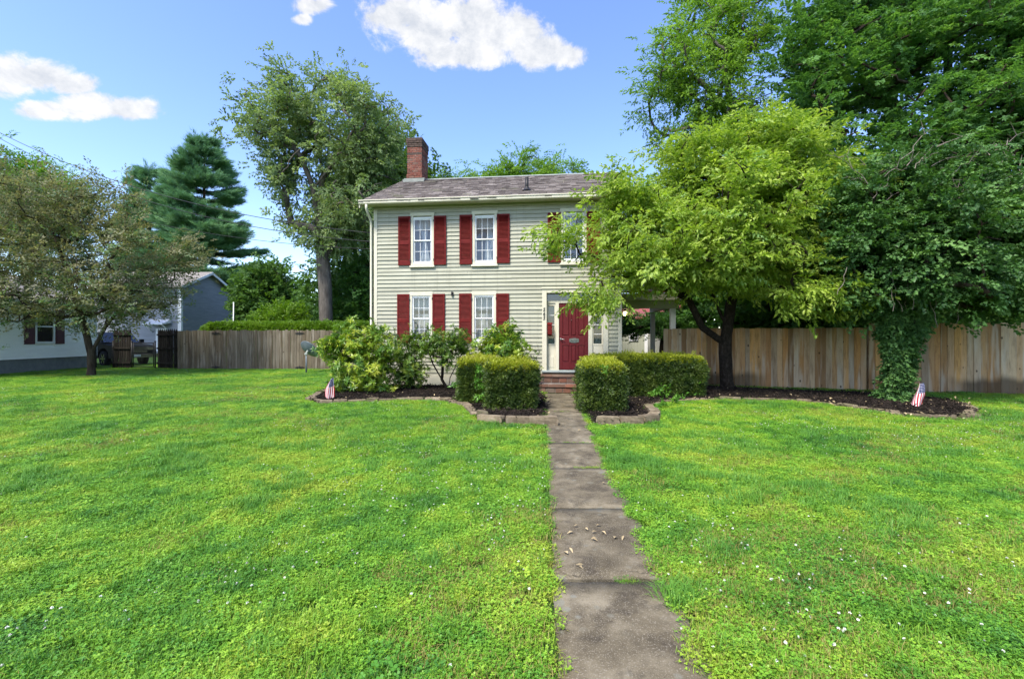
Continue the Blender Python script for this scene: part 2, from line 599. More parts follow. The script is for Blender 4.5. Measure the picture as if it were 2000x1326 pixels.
def bark(name, c1, c2, c3, scale=10, stretch=(1, 1, .25)):
    t = NT(name)
    f = t.noise(t.pos(stretch), scale, 6, .7, .5)
    g = t.noise(t.pos(), 3, 3)
    c = t.ramp(f, [(.3, c1), (.55, c2), (.75, c3)])
    t.bump(f, .9, .03)
    return t.fin(c, .95, .1)


MAT['bark_dark'] = bark('dark_bark', (.010, .008, .006), (.030, .023, .017), (.075, .062, .048), 16, (1, 1, .6))
MAT['bark_grey'] = bark('grey_bark', (.055, .048, .04), (.12, .105, .088), (.19, .17, .145), 7)
MAT['bark_brown'] = bark('brown_bark', (.022, .016, .011), (.055, .042, .03), (.10, .08, .06), 9)
MAT['twig_pale'] = bark('bare_twig', (.16, .13, .11), (.24, .20, .17), (.32, .28, .24), 9)

MAT['l_dog'] = leafmat('dogwood_leaf', [(0.08563, 0.1626, 0.02863), (0.1712, 0.271, 0.03476), (0.2891, 0.4065, 0.04908), (0.3961, 0.4878, 0.09203), (0.2569, 0.4472, 0.1738)], .45, .45, .25, .9)
MAT['l_plum'] = leafmat('bronze_plum_leaf', [(0.04713, 0.09959, 0.02822), (0.1145, 0.1577, 0.0627), (0.2019, 0.1909, 0.09405), (0.2693, 0.2738, 0.1568), (0.1145, 0.2158, 0.07838), (0.175, 0.249, 0.1176)], .38, .5, .25, .8, (1.15, 1.15, .6))
MAT['l_elm'] = leafmat('elm_leaf', [(0.0945, 0.1564, 0.072), (0.1654, 0.2392, 0.108), (0.248, 0.3312, 0.144), (0.3307, 0.4048, 0.18)], .45, .5, .2, .25)
MAT['l_maple'] = leafmat('maple_leaf', [(0.0378, 0.1011, 0.03334), (0.07088, 0.169, 0.04816), (0.1229, 0.2572, 0.06669), (0.2127, 0.3674, 0.09262)], .42, .5, .2, .35)
MAT['l_walnut'] = leafmat('walnut_leaf', [(0.0765, 0.1595, 0.024), (0.1275, 0.2465, 0.0336), (0.1955, 0.3335, 0.048), (0.255, 0.406, 0.066)], .48, .5, .2, .4)
MAT['l_ivy'] = leafmat('ivy_leaf', [(0.02729, 0.07167, 0.01971), (0.05004, 0.1234, 0.03097), (0.09548, 0.1992, 0.05068), (0.1705, 0.3086, 0.08166)], .3, .45, .25, .8)
MAT['l_far'] = leafmat('far_leaf', [(0.0504, 0.112, 0.0336), (0.0864, 0.168, 0.042), (0.135, 0.24, 0.0588)], .4, .55, .15, .3)
MAT['l_under'] = leafmat('shade_leaf', [(0.03168, 0.08303, 0.0198), (0.05808, 0.142, 0.0297), (0.1109, 0.2185, 0.0429)], .42, .5, .2, .5)
MAT['l_lime'] = leafmat('lime_leaf', [(.07, .15, .012), (.13, .24, .016), (.20, .31, .022)], .4, .45, .35, .6)
MAT['l_pine'] = leafmat('pine_needle', [(0.08384, 0.1826, 0.09792), (0.1397, 0.285, 0.1346), (0.2329, 0.402, 0.1683)], .25, .6, .15, .25, (1, 1.1, .7))
MAT['l_rhodo'] = leafmat('rhododendron_leaf', [(0.0315, 0.099, 0.0154), (0.084, 0.187, 0.0198), (0.1785, 0.297, 0.0242), (0.336, 0.407, 0.033), (0.42, 0.429, 0.044)], .3, .33, .5, 1.3)
MAT['l_rhodo2'] = leafmat('laurel_leaf', [(0.0345, 0.092, 0.016), (0.08625, 0.1667, 0.022), (0.161, 0.253, 0.032), (0.276, 0.322, 0.05)], .28, .33, .5, 1.5)
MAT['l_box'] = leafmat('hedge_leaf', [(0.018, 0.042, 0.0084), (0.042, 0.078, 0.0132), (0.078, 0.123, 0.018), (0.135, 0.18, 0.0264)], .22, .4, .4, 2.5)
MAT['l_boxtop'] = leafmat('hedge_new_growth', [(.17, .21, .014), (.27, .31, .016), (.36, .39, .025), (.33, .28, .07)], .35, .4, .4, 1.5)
MAT['l_weed'] = leafmat('weed_leaf', [(.05, .15, .014), (.10, .24, .024), (.15, .30, .04)], .35, .4, .4, 2)


def grassmat(name, cols, trans=.24, dry=.0, rough=.5):
    t = NT(name)
    p = t.pos()
    n1 = t.noise(p, .55, 3); n2 = t.noise(p, 2.6, 3, .6)
    f = t.math('ADD', t.math('MULTIPLY', t.rand(), .5),
               t.math('ADD', t.math('MULTIPLY', t.math('SUBTRACT', n1, .37), 1.9), t.math('MULTIPLY', t.math('SUBTRACT', n2, .42), 1.3)), True)
    k = len(cols)
    c = t.ramp(f, [(i / (k - 1), cc) for i, cc in enumerate(cols)])
    t.fin(c, rough, .3)
    tr = t.new('ShaderNodeBsdfTranslucent')
    t.l.new(t.mix(1.0, c, (1.2, 1.2, .5, 1), 'MULTIPLY'), tr.inputs['Color'])
    ms = t.new('ShaderNodeMixShader'); ms.inputs[0].default_value = trans
    t.l.new(t.bsdf.outputs[0], ms.inputs[1]); t.l.new(tr.outputs[0], ms.inputs[2])
    t.l.new(ms.outputs[0], t.out.inputs['Surface'])
    return t.m


MAT['g_blade'] = grassmat('grass_blade', [(0.045, 0.13, 0.017), (0.085, 0.225, 0.022), (0.135, 0.295, 0.026), (0.205, 0.36, 0.03), (0.28, 0.37, 0.04)])
MAT['g_dark'] = grassmat('tall_grass_blade', [(0.06378, 0.1904, 0.03213), (0.09564, 0.2464, 0.03305), (0.1395, 0.3024, 0.03672)])
MAT['g_clover'] = grassmat('clover_leaf', [(0.04, 0.14, 0.028), (0.08, 0.235, 0.026), (0.14, 0.32, 0.025), (0.225, 0.4, 0.03), (0.31, 0.41, 0.038)], .2)
MAT['g_dry'] = grassmat('dry_blade', [(0.2375, 0.1973, 0.05832), (0.3325, 0.2785, 0.08748), (0.2375, 0.2669, 0.0486)], .3)
MAT['g_flower'] = simple('clover_flower', (.62, .62, .54), (.8, .8, .74), 40, rough=.8)


# ------------------------------------------------------------------ scattering of leaf sprigs
PROTO = {}


def proto_collection(key, meshes):
    c = bpy.data.collections.new('sprigs_' + key)
    for i, me in enumerate(meshes):
        c.objects.link(bpy.data.objects.new('%s_sprig_%02d' % (key, i), me))
    ng = bpy.data.node_groups.new('scatter_' + key, 'GeometryNodeTree')
    ng.interface.new_socket('Geometry', in_out='INPUT', socket_type='NodeSocketGeometry')
    ng.interface.new_socket('Geometry', in_out='OUTPUT', socket_type='NodeSocketGeometry')
    N, L = ng.nodes, ng.links
    gi = N.new('NodeGroupInput'); go = N.new('NodeGroupOutput')
    ci = N.new('GeometryNodeCollectionInfo')
    ci.inputs['Collection'].default_value = c
    ci.inputs['Separate Children'].default_value = True
    ci.inputs['Reset Children'].default_value = True
    ip = N.new('GeometryNodeInstanceOnPoints')
    ip.inputs['Pick Instance'].default_value = True
    L.new(gi.outputs[0], ip.inputs['Points'])
    L.new(ci.outputs[0], ip.inputs['Instance'])
    for nm, ty, sk in (('idx', 'INT', 'Instance Index'), ('rot', 'FLOAT_VECTOR', 'Rotation'), ('scl', 'FLOAT', 'Scale')):
        a = N.new('GeometryNodeInputNamedAttribute')
        a.data_type = ty
        a.inputs['Name'].default_value = nm
        if nm == 'rot':
            e = N.new('FunctionNodeEulerToRotation')
            L.new(a.outputs['Attribute'], e.inputs[0]); L.new(e.outputs[0], ip.inputs[sk])
        else:
            L.new(a.outputs['Attribute'], ip.inputs[sk])
    L.new(ip.outputs[0], go.inputs[0])
    PROTO[key] = (ng, len(meshes))


def scatter(name, key, pts, rot, scl, idx=None, parent=None, loc=(0, 0, 0)):
    ng, n = PROTO[key]
    pts = np.asarray(pts, np.float32)
    me = bpy.data.meshes.new(name)
    me.vertices.add(len(pts))
    me.vertices.foreach_set('co', pts.ravel())
    if idx is None: idx = rng.integers(0, n, len(pts))
    me.attributes.new('idx', 'INT', 'POINT').data.foreach_set('value', np.asarray(idx, np.int32))
    me.attributes.new('rot', 'FLOAT_VECTOR', 'POINT').data.foreach_set('vector', np.asarray(rot, np.float32).ravel())
    me.attributes.new('scl', 'FLOAT', 'POINT').data.foreach_set('value', np.asarray(scl, np.float32))
    o = link(name, me, parent, loc)
    md = o.modifiers.new('scatter', 'NODES')
    md.node_group = ng
    o['kind'] = 'stuff'
    return o


def leaf(mb, base, d, up, L, W, fold=.15, curl=.12, mi=0):
    """one folded four-triangle leaf"""
    d = d.normalized()
    s = d.cross(up)
    s = s.normalized() if s.length > 1e-5 else Vector((1, 0, 0))
    n = s.cross(d)
    b = len(mb.v)
    m = base + d * (L * .5) + n * (-.02 * L)
    mb.v += [tuple(base), tuple(base + d * (L * .42) + s * (W / 2) + n * (fold * W)), tuple(base + d * (L * .42) - s * (W / 2) + n * (fold * W)),
             tuple(base + d * L - n * (curl * L)), tuple(m)]
    mb.f += [(b, b + 4, b + 1), (b, b + 2, b + 4), (b + 4, b + 3, b + 1), (b + 4, b + 2, b + 3)]
    mb.mi += [mi] * 4; mb.sm += [False] * 4


def fastmesh(mb, name, mats):
    me = bpy.data.meshes.new(name)
    me.from_pydata(mb.v, [], mb.f)
    for m in (mats if isinstance(mats, (list, tuple)) else [mats]): me.materials.append(m)
    me.polygons.foreach_set('material_index', mb.mi)
    me.polygons.foreach_set('use_smooth', mb.sm)
    me.update()
    return me


def sprigs(key, mats, nvar, nleaf, length, L, W, droop=0.0, width=.5, flat=.5, fold=.15, lvar=.3, whorl=False, rnd=None, lobed=False):
    """twigs along +X carrying leaves left and right"""
    rr = random.Random(hash(key) % 1000 if rnd is None else rnd)
    out = []
    for v in range(nvar):
        mb = MB()
        for i in range(nleaf):
            tt = (i + rr.random()) / nleaf
            side = 1 if i % 2 else -1
            if whorl:
                a = rr.uniform(0, 2 * math.pi)
                e = rr.uniform(-.35, .75)
                base = Vector((rr.uniform(-.02, .03), 0, 0))
                # whorl opens round the +X axis
                d = Vector((math.sin(e), math.cos(a) * math.cos(e), math.sin(a) * math.cos(e)))
                up = Vector((1, 0, 0))
            else:
                spread = width * length * rr.uniform(.1, 1)
                base = Vector((tt * length, side * spread * .35, rr.gauss(0, .12) * length * (1 - flat) - droop * tt * tt * length))
                yaw = side * rr.uniform(.35, 1.25)
                d = Vector((math.cos(yaw), math.sin(yaw), rr.gauss(-droop * .9, .35)))
                up = Vector((rr.gauss(0, .3 + .3 * (1 - flat)), rr.gauss(0, .3 + .3 * (1 - flat)), 1))
            s = 1 + rr.uniform(-lvar, lvar)
            leaf(mb, base, d, up, L * s, W * s, fold, .12 + droop * .2)
            if lobed:
                sd = d.cross(up).normalized()
                for q in (-1, 1):
                    leaf(mb, base + d * (L * s * .12), (d * .55 + sd * q * .9), up, L * s * .72, W * s * .7, fold, .1)
        out.append(fastmesh(mb, key + '_sprig', mats))
    proto_collection(key, out)


sprigs('dog', MAT['l_dog'], 10, 20, .32, .10, .042, droop=.42, flat=.6, lvar=.4, rnd=1)
sprigs('plum', MAT['l_plum'], 8, 16, .36, .085, .042, droop=.08, flat=.6, lvar=.4, rnd=2)
sprigs('elm', MAT['l_elm'], 8, 20, .62, .19, .10, droop=.4, flat=.35, rnd=3)
sprigs('maple', MAT['l_maple'], 8, 13, .62, .17, .11, droop=.16, flat=.85, rnd=4, lobed=True)
sprigs('walnut', MAT['l_walnut'], 6, 26, .75, .19, .075, droop=.42, flat=.7, rnd=5)
sprigs('ivy', MAT['l_ivy'], 8, 20, .26, .062, .056, droop=.3, flat=.5, lvar=.4, rnd=6)
sprigs('far', MAT['l_far'], 6, 16, .9, .30, .2, droop=.15, flat=.5, rnd=7)
sprigs('under', MAT['l_under'], 6, 16, .55, .17, .12, droop=.15, flat=.6, rnd=8)
sprigs('lime', MAT['l_lime'], 5, 16, .5, .17, .09, droop=.1, flat=.5, rnd=9)
sprigs('rhodo', MAT['l_rhodo'], 8, 15, .1, .12, .032, whorl=True, rnd=10)
sprigs('laurel', MAT['l_rhodo2'], 8, 14, .1, .10, .027, whorl=True, rnd=12)
sprigs('box', MAT['l_box'], 6, 22, .085, .026, .015, flat=.1, width=1.0, rnd=13)
sprigs('boxtop', MAT['l_boxtop'], 6, 22, .08, .026, .014, flat=.1, width=1.0, rnd=14)
sprigs('weed', MAT['l_weed'], 4, 9, .16, .075, .042, droop=.1, flat=.4, rnd=15)

# needle plumes of the pine
pl = []
rr = random.Random(21)
for v in range(5):
    mb = MB()
    for i in range(70):
        tt = rr.random()
        base = Vector((tt * 1.0, rr.gauss(0, .10), rr.gauss(0, .05)))
        a = rr.uniform(0, 6.28); e = rr.uniform(.2, 1.0)
        d = Vector((math.cos(e), math.sin(e) * math.cos(a), abs(math.sin(e) * math.sin(a)) * .9))
        sd = d.cross(Vector((rr.random(), rr.random(), rr.random()))).normalized() * .016
        L = rr.uniform(.28, .45)
        b = len(mb.v)
        mb.v += [tuple(base - sd), tuple(base + sd), tuple(base + d * L)]
        mb.f.append((b, b + 1, b + 2)); mb.mi.append(0); mb.sm.append(False)
    pl.append(fastmesh(mb, 'pine_plume', MAT['l_pine']))
proto_collection('pine', pl)


# ------------------------------------------------------------------ trees
def rots(dirs, roll_sd, r=rng):
    d = dirs / (np.linalg.norm(dirs, axis=1, keepdims=True) + 1e-9)
    azm = np.arctan2(d[:, 1], d[:, 0]); elv = np.arcsin(np.clip(d[:, 2], -1, 1))
    return np.stack([r.normal(0, roll_sd, len(d)), -elv, azm], 1)


def blob_points(blobs, n, r, gap=0.0, gap_s=1.2, shell=.5, seed=0):
    w = np.array([b[6] if len(b) > 6 else b[3] * b[4] * b[5] for b in blobs], float)
    w /= w.sum()
    out = []
    while len(out) < n:
        k = r.choice(len(blobs), p=w)
        b = blobs[k]
        u = r.normal(size=3); u /= np.linalg.norm(u)
        rad = r.random() ** (1 / 3.0)
        rad = shell * (0.55 + .45 * rad) + (1 - shell) * rad
        p = np.array(b[:3]) + u * rad * np.array(b[3:6])
        if gap and vnoise(p[None] / gap_s, seed)[0] < gap: continue
        out.append(p)
    return np.array(out)


def tree(name, label, cat, base, limbs, blobs, nattr, key, barkmat, r0, rtip=.006, step=.3, per=8, spread=.35, scl=(.8, 1.2), group=None,
         lean_up=.15, out=.6, gap=.35, gap_s=1.2, roll=.5, seed=1, shell=.5, sag=.0, sides=6, trunk_pow=.5, crown_name='crown', jit=.12, flat_z=1.0):
    r = np.random.default_rng(seed)
    base = np.array(base, float)
    P = [base.copy()]; par = [-1]
    for pl_ in limbs:                     # hand-laid trunk and main limbs, world coordinates
        pl_ = [np.array(q, float) for q in pl_]
        d = [np.linalg.norm(np.array(P[i]) - pl_[0]) for i in range(len(P))]
        cur = int(np.argmin(d))
        for a, b in zip(pl_[:-1], pl_[1:]):
            m = max(1, int(np.ceil(np.linalg.norm(b - a) / (step * 1.3))))
            for k in range(1, m + 1):
                q = a + (b - a) * k / m + r.normal(0, .02 * step, 3) * (1 if k < m else 0)
                P.append(q); par.append(cur); cur = len(P) - 1
    A = blob_points(blobs, nattr, r, gap, gap_s, shell, seed)
    order = np.argsort(np.linalg.norm(A - np.array(P[-1] if len(limbs) == 0 else base), axis=1))
    PA = np.zeros((len(P) + nattr * 40, 3)); PA[:len(P)] = P
    n = len(P)
    n_limb = n
    tips = []
    low = base[2] + .35 * (np.array([b[2] - b[5] for b in blobs]).min() - base[2])
    for ai in order:
        a = A[ai]
        dv = PA[:n] - a
        dist = np.linalg.norm(dv, axis=1) + .6 * np.maximum(dv[:, 2], 0) + 2.0 * np.maximum(low - PA[:n, 2], 0)
        c = int(np.argmin(dist))
        d = np.linalg.norm(PA[c] - a)
        m = min(38, max(1, int(np.ceil(d / step))))
        cur = c
        side = r.normal(0, jit, 3) * d
        for k in range(1, m + 1):
            tt = k / m
            q = PA[c] + (a - PA[c]) * tt + side * math.sin(math.pi * tt) + np.array([0, 0, sag * d * math.sin(math.pi * tt)])
            if n >= len(PA): break
            PA[n] = q; par.append(cur); cur = n; n += 1
        tips.append(cur)
    PA = PA[:n]
    par = np.array(par[:n])
    cnt = np.zeros(n)
    for tpi in tips: cnt[tpi] += 1
    for i in range(n - 1, 0, -1): cnt[par[i]] += cnt[i]
    tot = max(cnt[0], 1)
    rad = rtip + (r0 - rtip) * np.clip(cnt / tot, 0, 1) ** trunk_pow
    root = empty(name, tuple(base), 0, label, cat, group)
    # chains of the woody skeleton
    kids = [[] for _ in range(n)]
    for i in range(1, n): kids[par[i]].append(i)
    mb = MB()
    stack = [(0, None)]
    while stack:
        s0, pr = stack.pop()
        ch = [] if pr is None else [pr]
        i = s0
        ch.append(i)
        while kids[i]:
            ks = sorted(kids[i], key=lambda q: -cnt[q])
            for o in ks[1:]: stack.append((o, i))
            i = ks[0]; ch.append(i)
        if len(ch) > 1:
            rd = [rad[q] for q in ch]
            if pr is not None: rd[0] = min(rad[pr], rd[1] * 1.15)
            pp = [PA[q] - base for q in ch]
            if pr is None:                 # root flare
                rd[0] *= 1.35
                pp[0] = pp[0] - np.array([0, 0, .08])
            big = rd[1] > r0 * .35
            mb.tube(pp, rd, 10 if big else (sides if rd[1] > .03 else 4), cap=False)
    fm = fastmesh(mb, 'trunk', barkmat)
    link('trunk', fm, root)
    # foliage
    pts, dirs = [], []
    ctr = np.array([np.average([b[0] for b in blobs]), np.average([b[1] for b in blobs]), np.average([b[2] for b in blobs])])
    for tpi in tips:
        i = tpi
        q = PA[tpi]
        p0 = PA[par[par[tpi]]] if par[tpi] > 0 else PA[par[tpi]]
        bd = q - p0
        bd = bd / (np.linalg.norm(bd) + 1e-6)
        g = r.normal(0, 1, (per, 3)) * spread * np.array([1, 1, flat_z])
        oc = (q - ctr); oc = oc / (np.linalg.norm(oc) + 1e-6)
        dd = bd * out + oc * .5 + np.array([0, 0, lean_up]) + r.normal(0, .5, (per, 3))
        # some sprigs back along the twig
        back = r.random(per) * min(1.0, 2.2 * spread)
        pts.append(q + g - bd * back[:, None]); dirs.append(dd)
    pts = np.concatenate(pts); dirs = np.concatenate(dirs)
    dirs[:, 2] *= .6
    sc = r.uniform(scl[0], scl[1], len(pts))
    cr = scatter(crown_name, key, pts - base, rots(dirs, roll, r), sc, parent=root)
    return root, PA, rad

# ================================================================== the ground
g = MB()
ring = [0, 30, 80, 200, 600, 1500]
g.add([(-1500, -1500, 0), (1500, -1500, 0), (1500, 1500, 0), (-1500, 1500, 0)], [(0, 1, 2, 3)])
tag(g.build('ground', MAT['ground']), 'flat ground under lawn and gardens', None, None, 'structure')

BED_L = [(-4.75, 10.75), (-4.3, 10.2), (-3.57, 10.5), (-2.46, 10.85), (-1.5, 10.6), (-.95, 9.85), (-.64, 8.6), (-.38, 7.95), (.52, 7.8), (.66, 9.3),
         (.78, 11.9), (.62, 12.6), (.8, 13.4), (-4.2, 13.95), (-5.2, 12.9)]
BED_R = [(1.46, 7.75), (2.25, 7.9), (2.66, 8.6), (2.72, 9.6), (3.45, 10.45), (5.0, 10.95), (6.5, 10.75), (7.1, 10.0), (7.35, 9.1), (7.7, 8.55), (8.5, 8.5),
         (9.4, 9.3), (10.1, 10.4), (10.05, 11.2), (9.5, 11.9), (8.3, 12.3), (7.35, 12.75), (6.5, 13.3), (5.0, 14.0), (3.2, 13.1), (2.6, 12.9), (2.4, 12.2), (1.7, 12.0), (1.5, 9.5)]


def bed(name, poly, label, hfun):
    s = .11
    x0, x1 = min(p[0] for p in poly), max(p[0] for p in poly)
    y0, y1 = min(p[1] for p in poly), max(p[1] for p in poly)
    nx, ny = int((x1 - x0) / s) + 2, int((y1 - y0) / s) + 2
    X, Y = np.meshgrid(x0 + np.arange(nx) * s, y0 + np.arange(ny) * s)
    ins = inside(poly, X.ravel(), Y.ravel()).reshape(ny, nx)
    # height grows from the rim inwards
    dst = np.full(X.shape, 9.0)
    for i in range(len(poly)):
        a = np.array(poly[i]); b = np.array(poly[(i + 1) % len(poly)])
        ab = b - a
        tt = np.clip(((X - a[0]) * ab[0] + (Y - a[1]) * ab[1]) / (ab @ ab), 0, 1)
        dst = np.minimum(dst, np.hypot(X - a[0] - tt * ab[0], Y - a[1] - tt * ab[1]))
    nz_ = vn2(X.ravel(), Y.ravel(), .35, 3).reshape(X.shape)
    Z = .018 + hfun * np.clip(dst / .5, 0, 1) + .05 * (nz_ - .5) * np.clip(dst / .3, 0, 1)
    mb = MB()
    idx = -np.ones(X.shape, int)
    for j in range(ny):
        for i in range(nx):
            idx[j, i] = len(mb.v); mb.v.append((X[j, i], Y[j, i], Z[j, i]))
    for j in range(ny - 1):
        for i in range(nx - 1):
            if ins[j, i] and ins[j + 1, i] and ins[j, i + 1] and ins[j + 1, i + 1]:
                mb.f.append((idx[j, i], idx[j, i + 1], idx[j + 1, i + 1], idx[j + 1, i])); mb.mi.append(0); mb.sm.append(True)
    o = link(name, fastmesh(mb, name, MAT['mulch']))
    tag(o, label, None, None, 'structure')
    return o


bed('mulch_bed', BED_L, 'dark mulch bed in front of the house, left of the path', .05)
bed('mulch_bed', BED_R, 'dark mulch bed under the dogwood and ivy tree, right of the path', .05)

# bare soil apron along the front of the right bed
mb = MB()
ap = [(6.5, 10.6), (6.95, 9.7), (7.15, 8.9), (7.45, 8.25), (7.9, 7.95), (8.7, 8.1), (9.5, 8.95), (10.3, 10.2), (9.9, 10.4), (9.4, 9.35), (8.5, 8.55), (7.75, 8.6), (7.4, 9.15), (7.15, 10.05)]
n = len(ap)
ap_c = [Vector((p[0], p[1], .012)) for p in ap]
for i in range(6):
    j = n - 1 - i
    mb.add([ap_c[i], ap_c[i + 1], ap_c[j - 1], ap_c[j]], [(0, 1, 2, 3)])
tag(mb.build('soil_strip', MAT['soil']), 'bare brown soil strip in front of the bed at the ivy tree', None, None, 'structure')

# ------------------------------------------------------------------ the front path of concrete slabs


def path_left(y): return .205 + (y - 2) * .065


def path_w(y): return .69 + .016 * (y - 2)
path = empty('garden_path', (.6, 6, 0), 0, 'straight grey concrete slab path leading to the front steps')
tag(path, kind='structure')
joints = [-1.2, .3, 1.55, 2.78, 3.98, 5.21, 6.44, 9.13, 12.05]
prng = random.Random(3)
for k in range(len(joints) - 1):
    y0, y1 = joints[k] + .012, joints[k + 1] - .012
    bm = bmesh.new()
    nx, ny = 8, max(6, int((y1 - y0) / .14))
    tilt = prng.uniform(-.008, .008); lift = .028 + prng.uniform(-.006, .008); rise = prng.uniform(-.010, .010)
    grid = []
    for j in range(ny + 1):
        row = []
        for i in range(nx + 1):
            y = y0 + (y1 - y0) * j / ny
            x = path_left(y) + path_w(y) * i / nx
            ed = min(i, nx - i, j, ny - j)
            z = lift + tilt * (i / nx - .5) * 2 + rise * (j / ny - .5) * 2 + prng.uniform(-.0015, .0015)
            if ed == 0:
                z -= .010; x += prng.uniform(-.010, .010); y += prng.uniform(-.006, .006)
            row.append(bm.verts.new((x, y, z)))
        grid.append(row)
    for j in range(ny):
        for i in range(nx):
            f_ = bm.faces.new((grid[j][i], grid[j][i + 1], grid[j + 1][i + 1], grid[j + 1][i])); f_.smooth = True
    rim = [grid[0][i] for i in range(nx + 1)] + [grid[j][nx] for j in range(1, ny + 1)] + [grid[ny][i] for i in range(nx - 1, -1, -1)] + [grid[j][0] for j in range(ny - 1, 0, -1)]
    lowr = [bm.verts.new((v.co.x, v.co.y, -.03)) for v in rim]
    for i in range(len(rim)):
        j = (i + 1) % len(rim)
        bm.faces.new((rim[i], lowr[i], lowr[j], rim[j]))
    me = bpy.data.meshes.new('paving_slab'); bm.to_mesh(me); bm.free(); me.materials.append(MAT['concrete'])
    for v in me.vertices: v.co -= Vector((.6, 6, 0))
    link('paving_slab', me, path)


# ------------------------------------------------------------------ stone edging
def stone_mesh(L, D, H, seed):
    bm = bmesh.new()
    bmesh.ops.create_cube(bm, size=1)
    bmesh.ops.subdivide_edges(bm, edges=bm.edges, cuts=2, use_grid_fill=True)
    q = random.Random(seed)
    for v in bm.verts:
        c = v.co
        s = Vector((c.x, c.y, c.z))
        m = sorted([abs(c.x), abs(c.y), abs(c.z)])
        if m[1] > .45: s *= .955
        if m[0] > .45: s *= .96
        s += Vector((q.uniform(-1, 1), q.uniform(-1, 1), q.uniform(-1, 1))) * .035
        v.co = Vector((s.x * L, s.y * D, s.z * H + H / 2 - .01))
    for f_ in bm.faces: f_.smooth = False
    me = bpy.data.meshes.new('edging_stone'); bm.to_mesh(me); bm.free()
    me.materials.append(MAT['edging'])
    return me


stone_ms = [stone_mesh(1, 1, 1, i) for i in range(7)]


def edging(name, label, line, L, D, H, hv=.2):
    root = empty(name, (line[0][0], line[0][1], 0), 0, label, 'garden edging')
    q = random.Random(len(line))
    pts = [Vector((*p, 0)) for p in line]
    seg, tot = [], 0
    for a, b in zip(pts[:-1], pts[1:]):
        seg.append((tot, (b - a).length, a, b)); tot += (b - a).length
    s = 0
    while s < tot - .1:
        l = L * q.uniform(.75, 1.25)
        m = min(s + l / 2, tot)
        for (t0, ln, a, b) in seg:
            if t0 <= m <= t0 + ln + 1e-6:
                p = a + (b - a) * ((m - t0) / ln); d = (b - a)
                break
        o = link('edging_stone', q.choice(stone_ms), root, p - pts[0] + Vector((q.uniform(-.02, .02), q.uniform(-.02, .02), 0)), math.atan2(d.y, d.x) + q.uniform(-.08, .08))
        o.scale = (l * .97, D * q.uniform(.85, 1.15), H * q.uniform(1 - hv, 1 + hv))
        o.rotation_euler[1] = q.uniform(-.03, .03)
        s += l
    return root


edging('stone_edging', 'low brown stone edging curving along the left mulch bed',
       [(-5.1, 12.6), (-4.95, 11.6), (-4.72, 10.7), (-4.25, 10.2), (-3.57, 10.45), (-2.46, 10.8), (-1.5, 10.55), (-1.0, 9.8), (-.72, 8.75)], .36, .15, .10)
edging('stone_edging', 'thick tan edging stones below the left box hedge by the path', [(-.62, 8.5), (-.42, 7.98), (-.1, 7.82), (.52, 7.78)], .42, .17, .17, .1)
edging('stone_edging', 'thick tan edging stones curving below the right box hedge by the path', [(1.45, 7.75), (2.1, 7.78), (2.45, 8.0), (2.66, 8.45), (2.74, 9.3)], .36, .17, .17, .1)
edging('stone_edging', 'low stone edging along the lawn side of the right mulch bed', [(2.8, 9.7), (3.45, 10.4), (5.0, 10.9), (6.5, 10.7), (7.12, 10.0), (7.38, 9.1), (7.72, 8.55), (8.5, 8.48), (9.4, 9.3), (9.9, 10.0)], .42, .14, .085)
edging('stone_edging', 'low stone edging behind the dogwood along the fence side', [(6.5, 13.3), (7.35, 12.75), (8.3, 12.3), (9.3, 11.95)], .42, .13, .07)

# ================================================================== the house
HX, HY, HA = -4.216, 14.04, R(-6)
HW, HD = 7.42, 7.0
EAVE = 5.5
hc, hs = math.cos(HA), math.sin(HA)


def hw(u, v, z=0.0):
    return Vector((HX + u * hc - v * hs, HY + u * hs + v * hc, z))


house = empty('house', (HX, HY, 0), HA, 'two-storey cream clapboard house with red shutters, red door and brick chimney', 'house')

UP = dict(z0=3.64, z1=5.31, s0=3.80, s1=5.12, sh0=3.72, sh1=5.20)
LO = dict(z0=1.27, z1=2.88, s0=1.43, s1=2.74, sh0=1.36, sh1=2.83)
WINS = [(1.137, 1.86, UP), (3.044, 3.79, UP), (5.69, 6.44, UP), (1.105, 1.815, LO), (3.03, 3.765, LO)]
DOOR = (5.14, 7.068, .47, 2.943)
OPEN = [(a, b, d['z0'], d['z1']) for a, b, d in WINS] + [DOOR]
HOLES = [(a + .07, b - .07, d['s0'] - .04, d['s1'] + .04) for a, b, d in WINS] + [(5.26, 6.94, .52, 2.84)]

# walls: front sheathing with real openings, the other sides plain
mb = MB()
zs = sorted({.3, EAVE} | {h[2] for h in HOLES} | {h[3] for h in HOLES})
for z0, z1 in zip(zs[:-1], zs[1:]):
    u = 0.0
    for h in sorted([h for h in HOLES if h[2] < z1 - 1e-6 and h[3] > z0 + 1e-6]):
        mb.box(u, h[0], .0, .12, z0, z1); u = h[1]
    mb.box(u, HW, .0, .12, z0, z1)
mb.box(0, .12, .12, HD, .3, EAVE)
mb.box(HW - .12, HW, .12, HD, .3, EAVE)
mb.box(.12, HW - .12, HD - .12, HD, .3, EAVE)
RZ = 7.55
SL = (RZ - 5.6) / (3.5 + .36)
for u0, u1 in ((0, .12), (HW - .12, HW)):          # gable triangles
    mb.extrude([(0.0, EAVE), (HD, EAVE), (HD / 2, EAVE + (HD / 2) * SL)], 'x', u0, u1)
wall = mb.build('wall', MAT['siding'], house)
mb = MB(); mb.box(-.02, HW + .02, -.015, HD + .02, -.05, .44)
mb.build('foundation', MAT['trim'], house)
mb = MB(); mb.box(.12, HW - .12, .12, HD - .12, .44, .5); mb.box(.12, HW - .12, .12, HD - .12, 3.0, 3.25); mb.box(.12, HW - .12, .12, HD - .12, 5.42, 5.5)
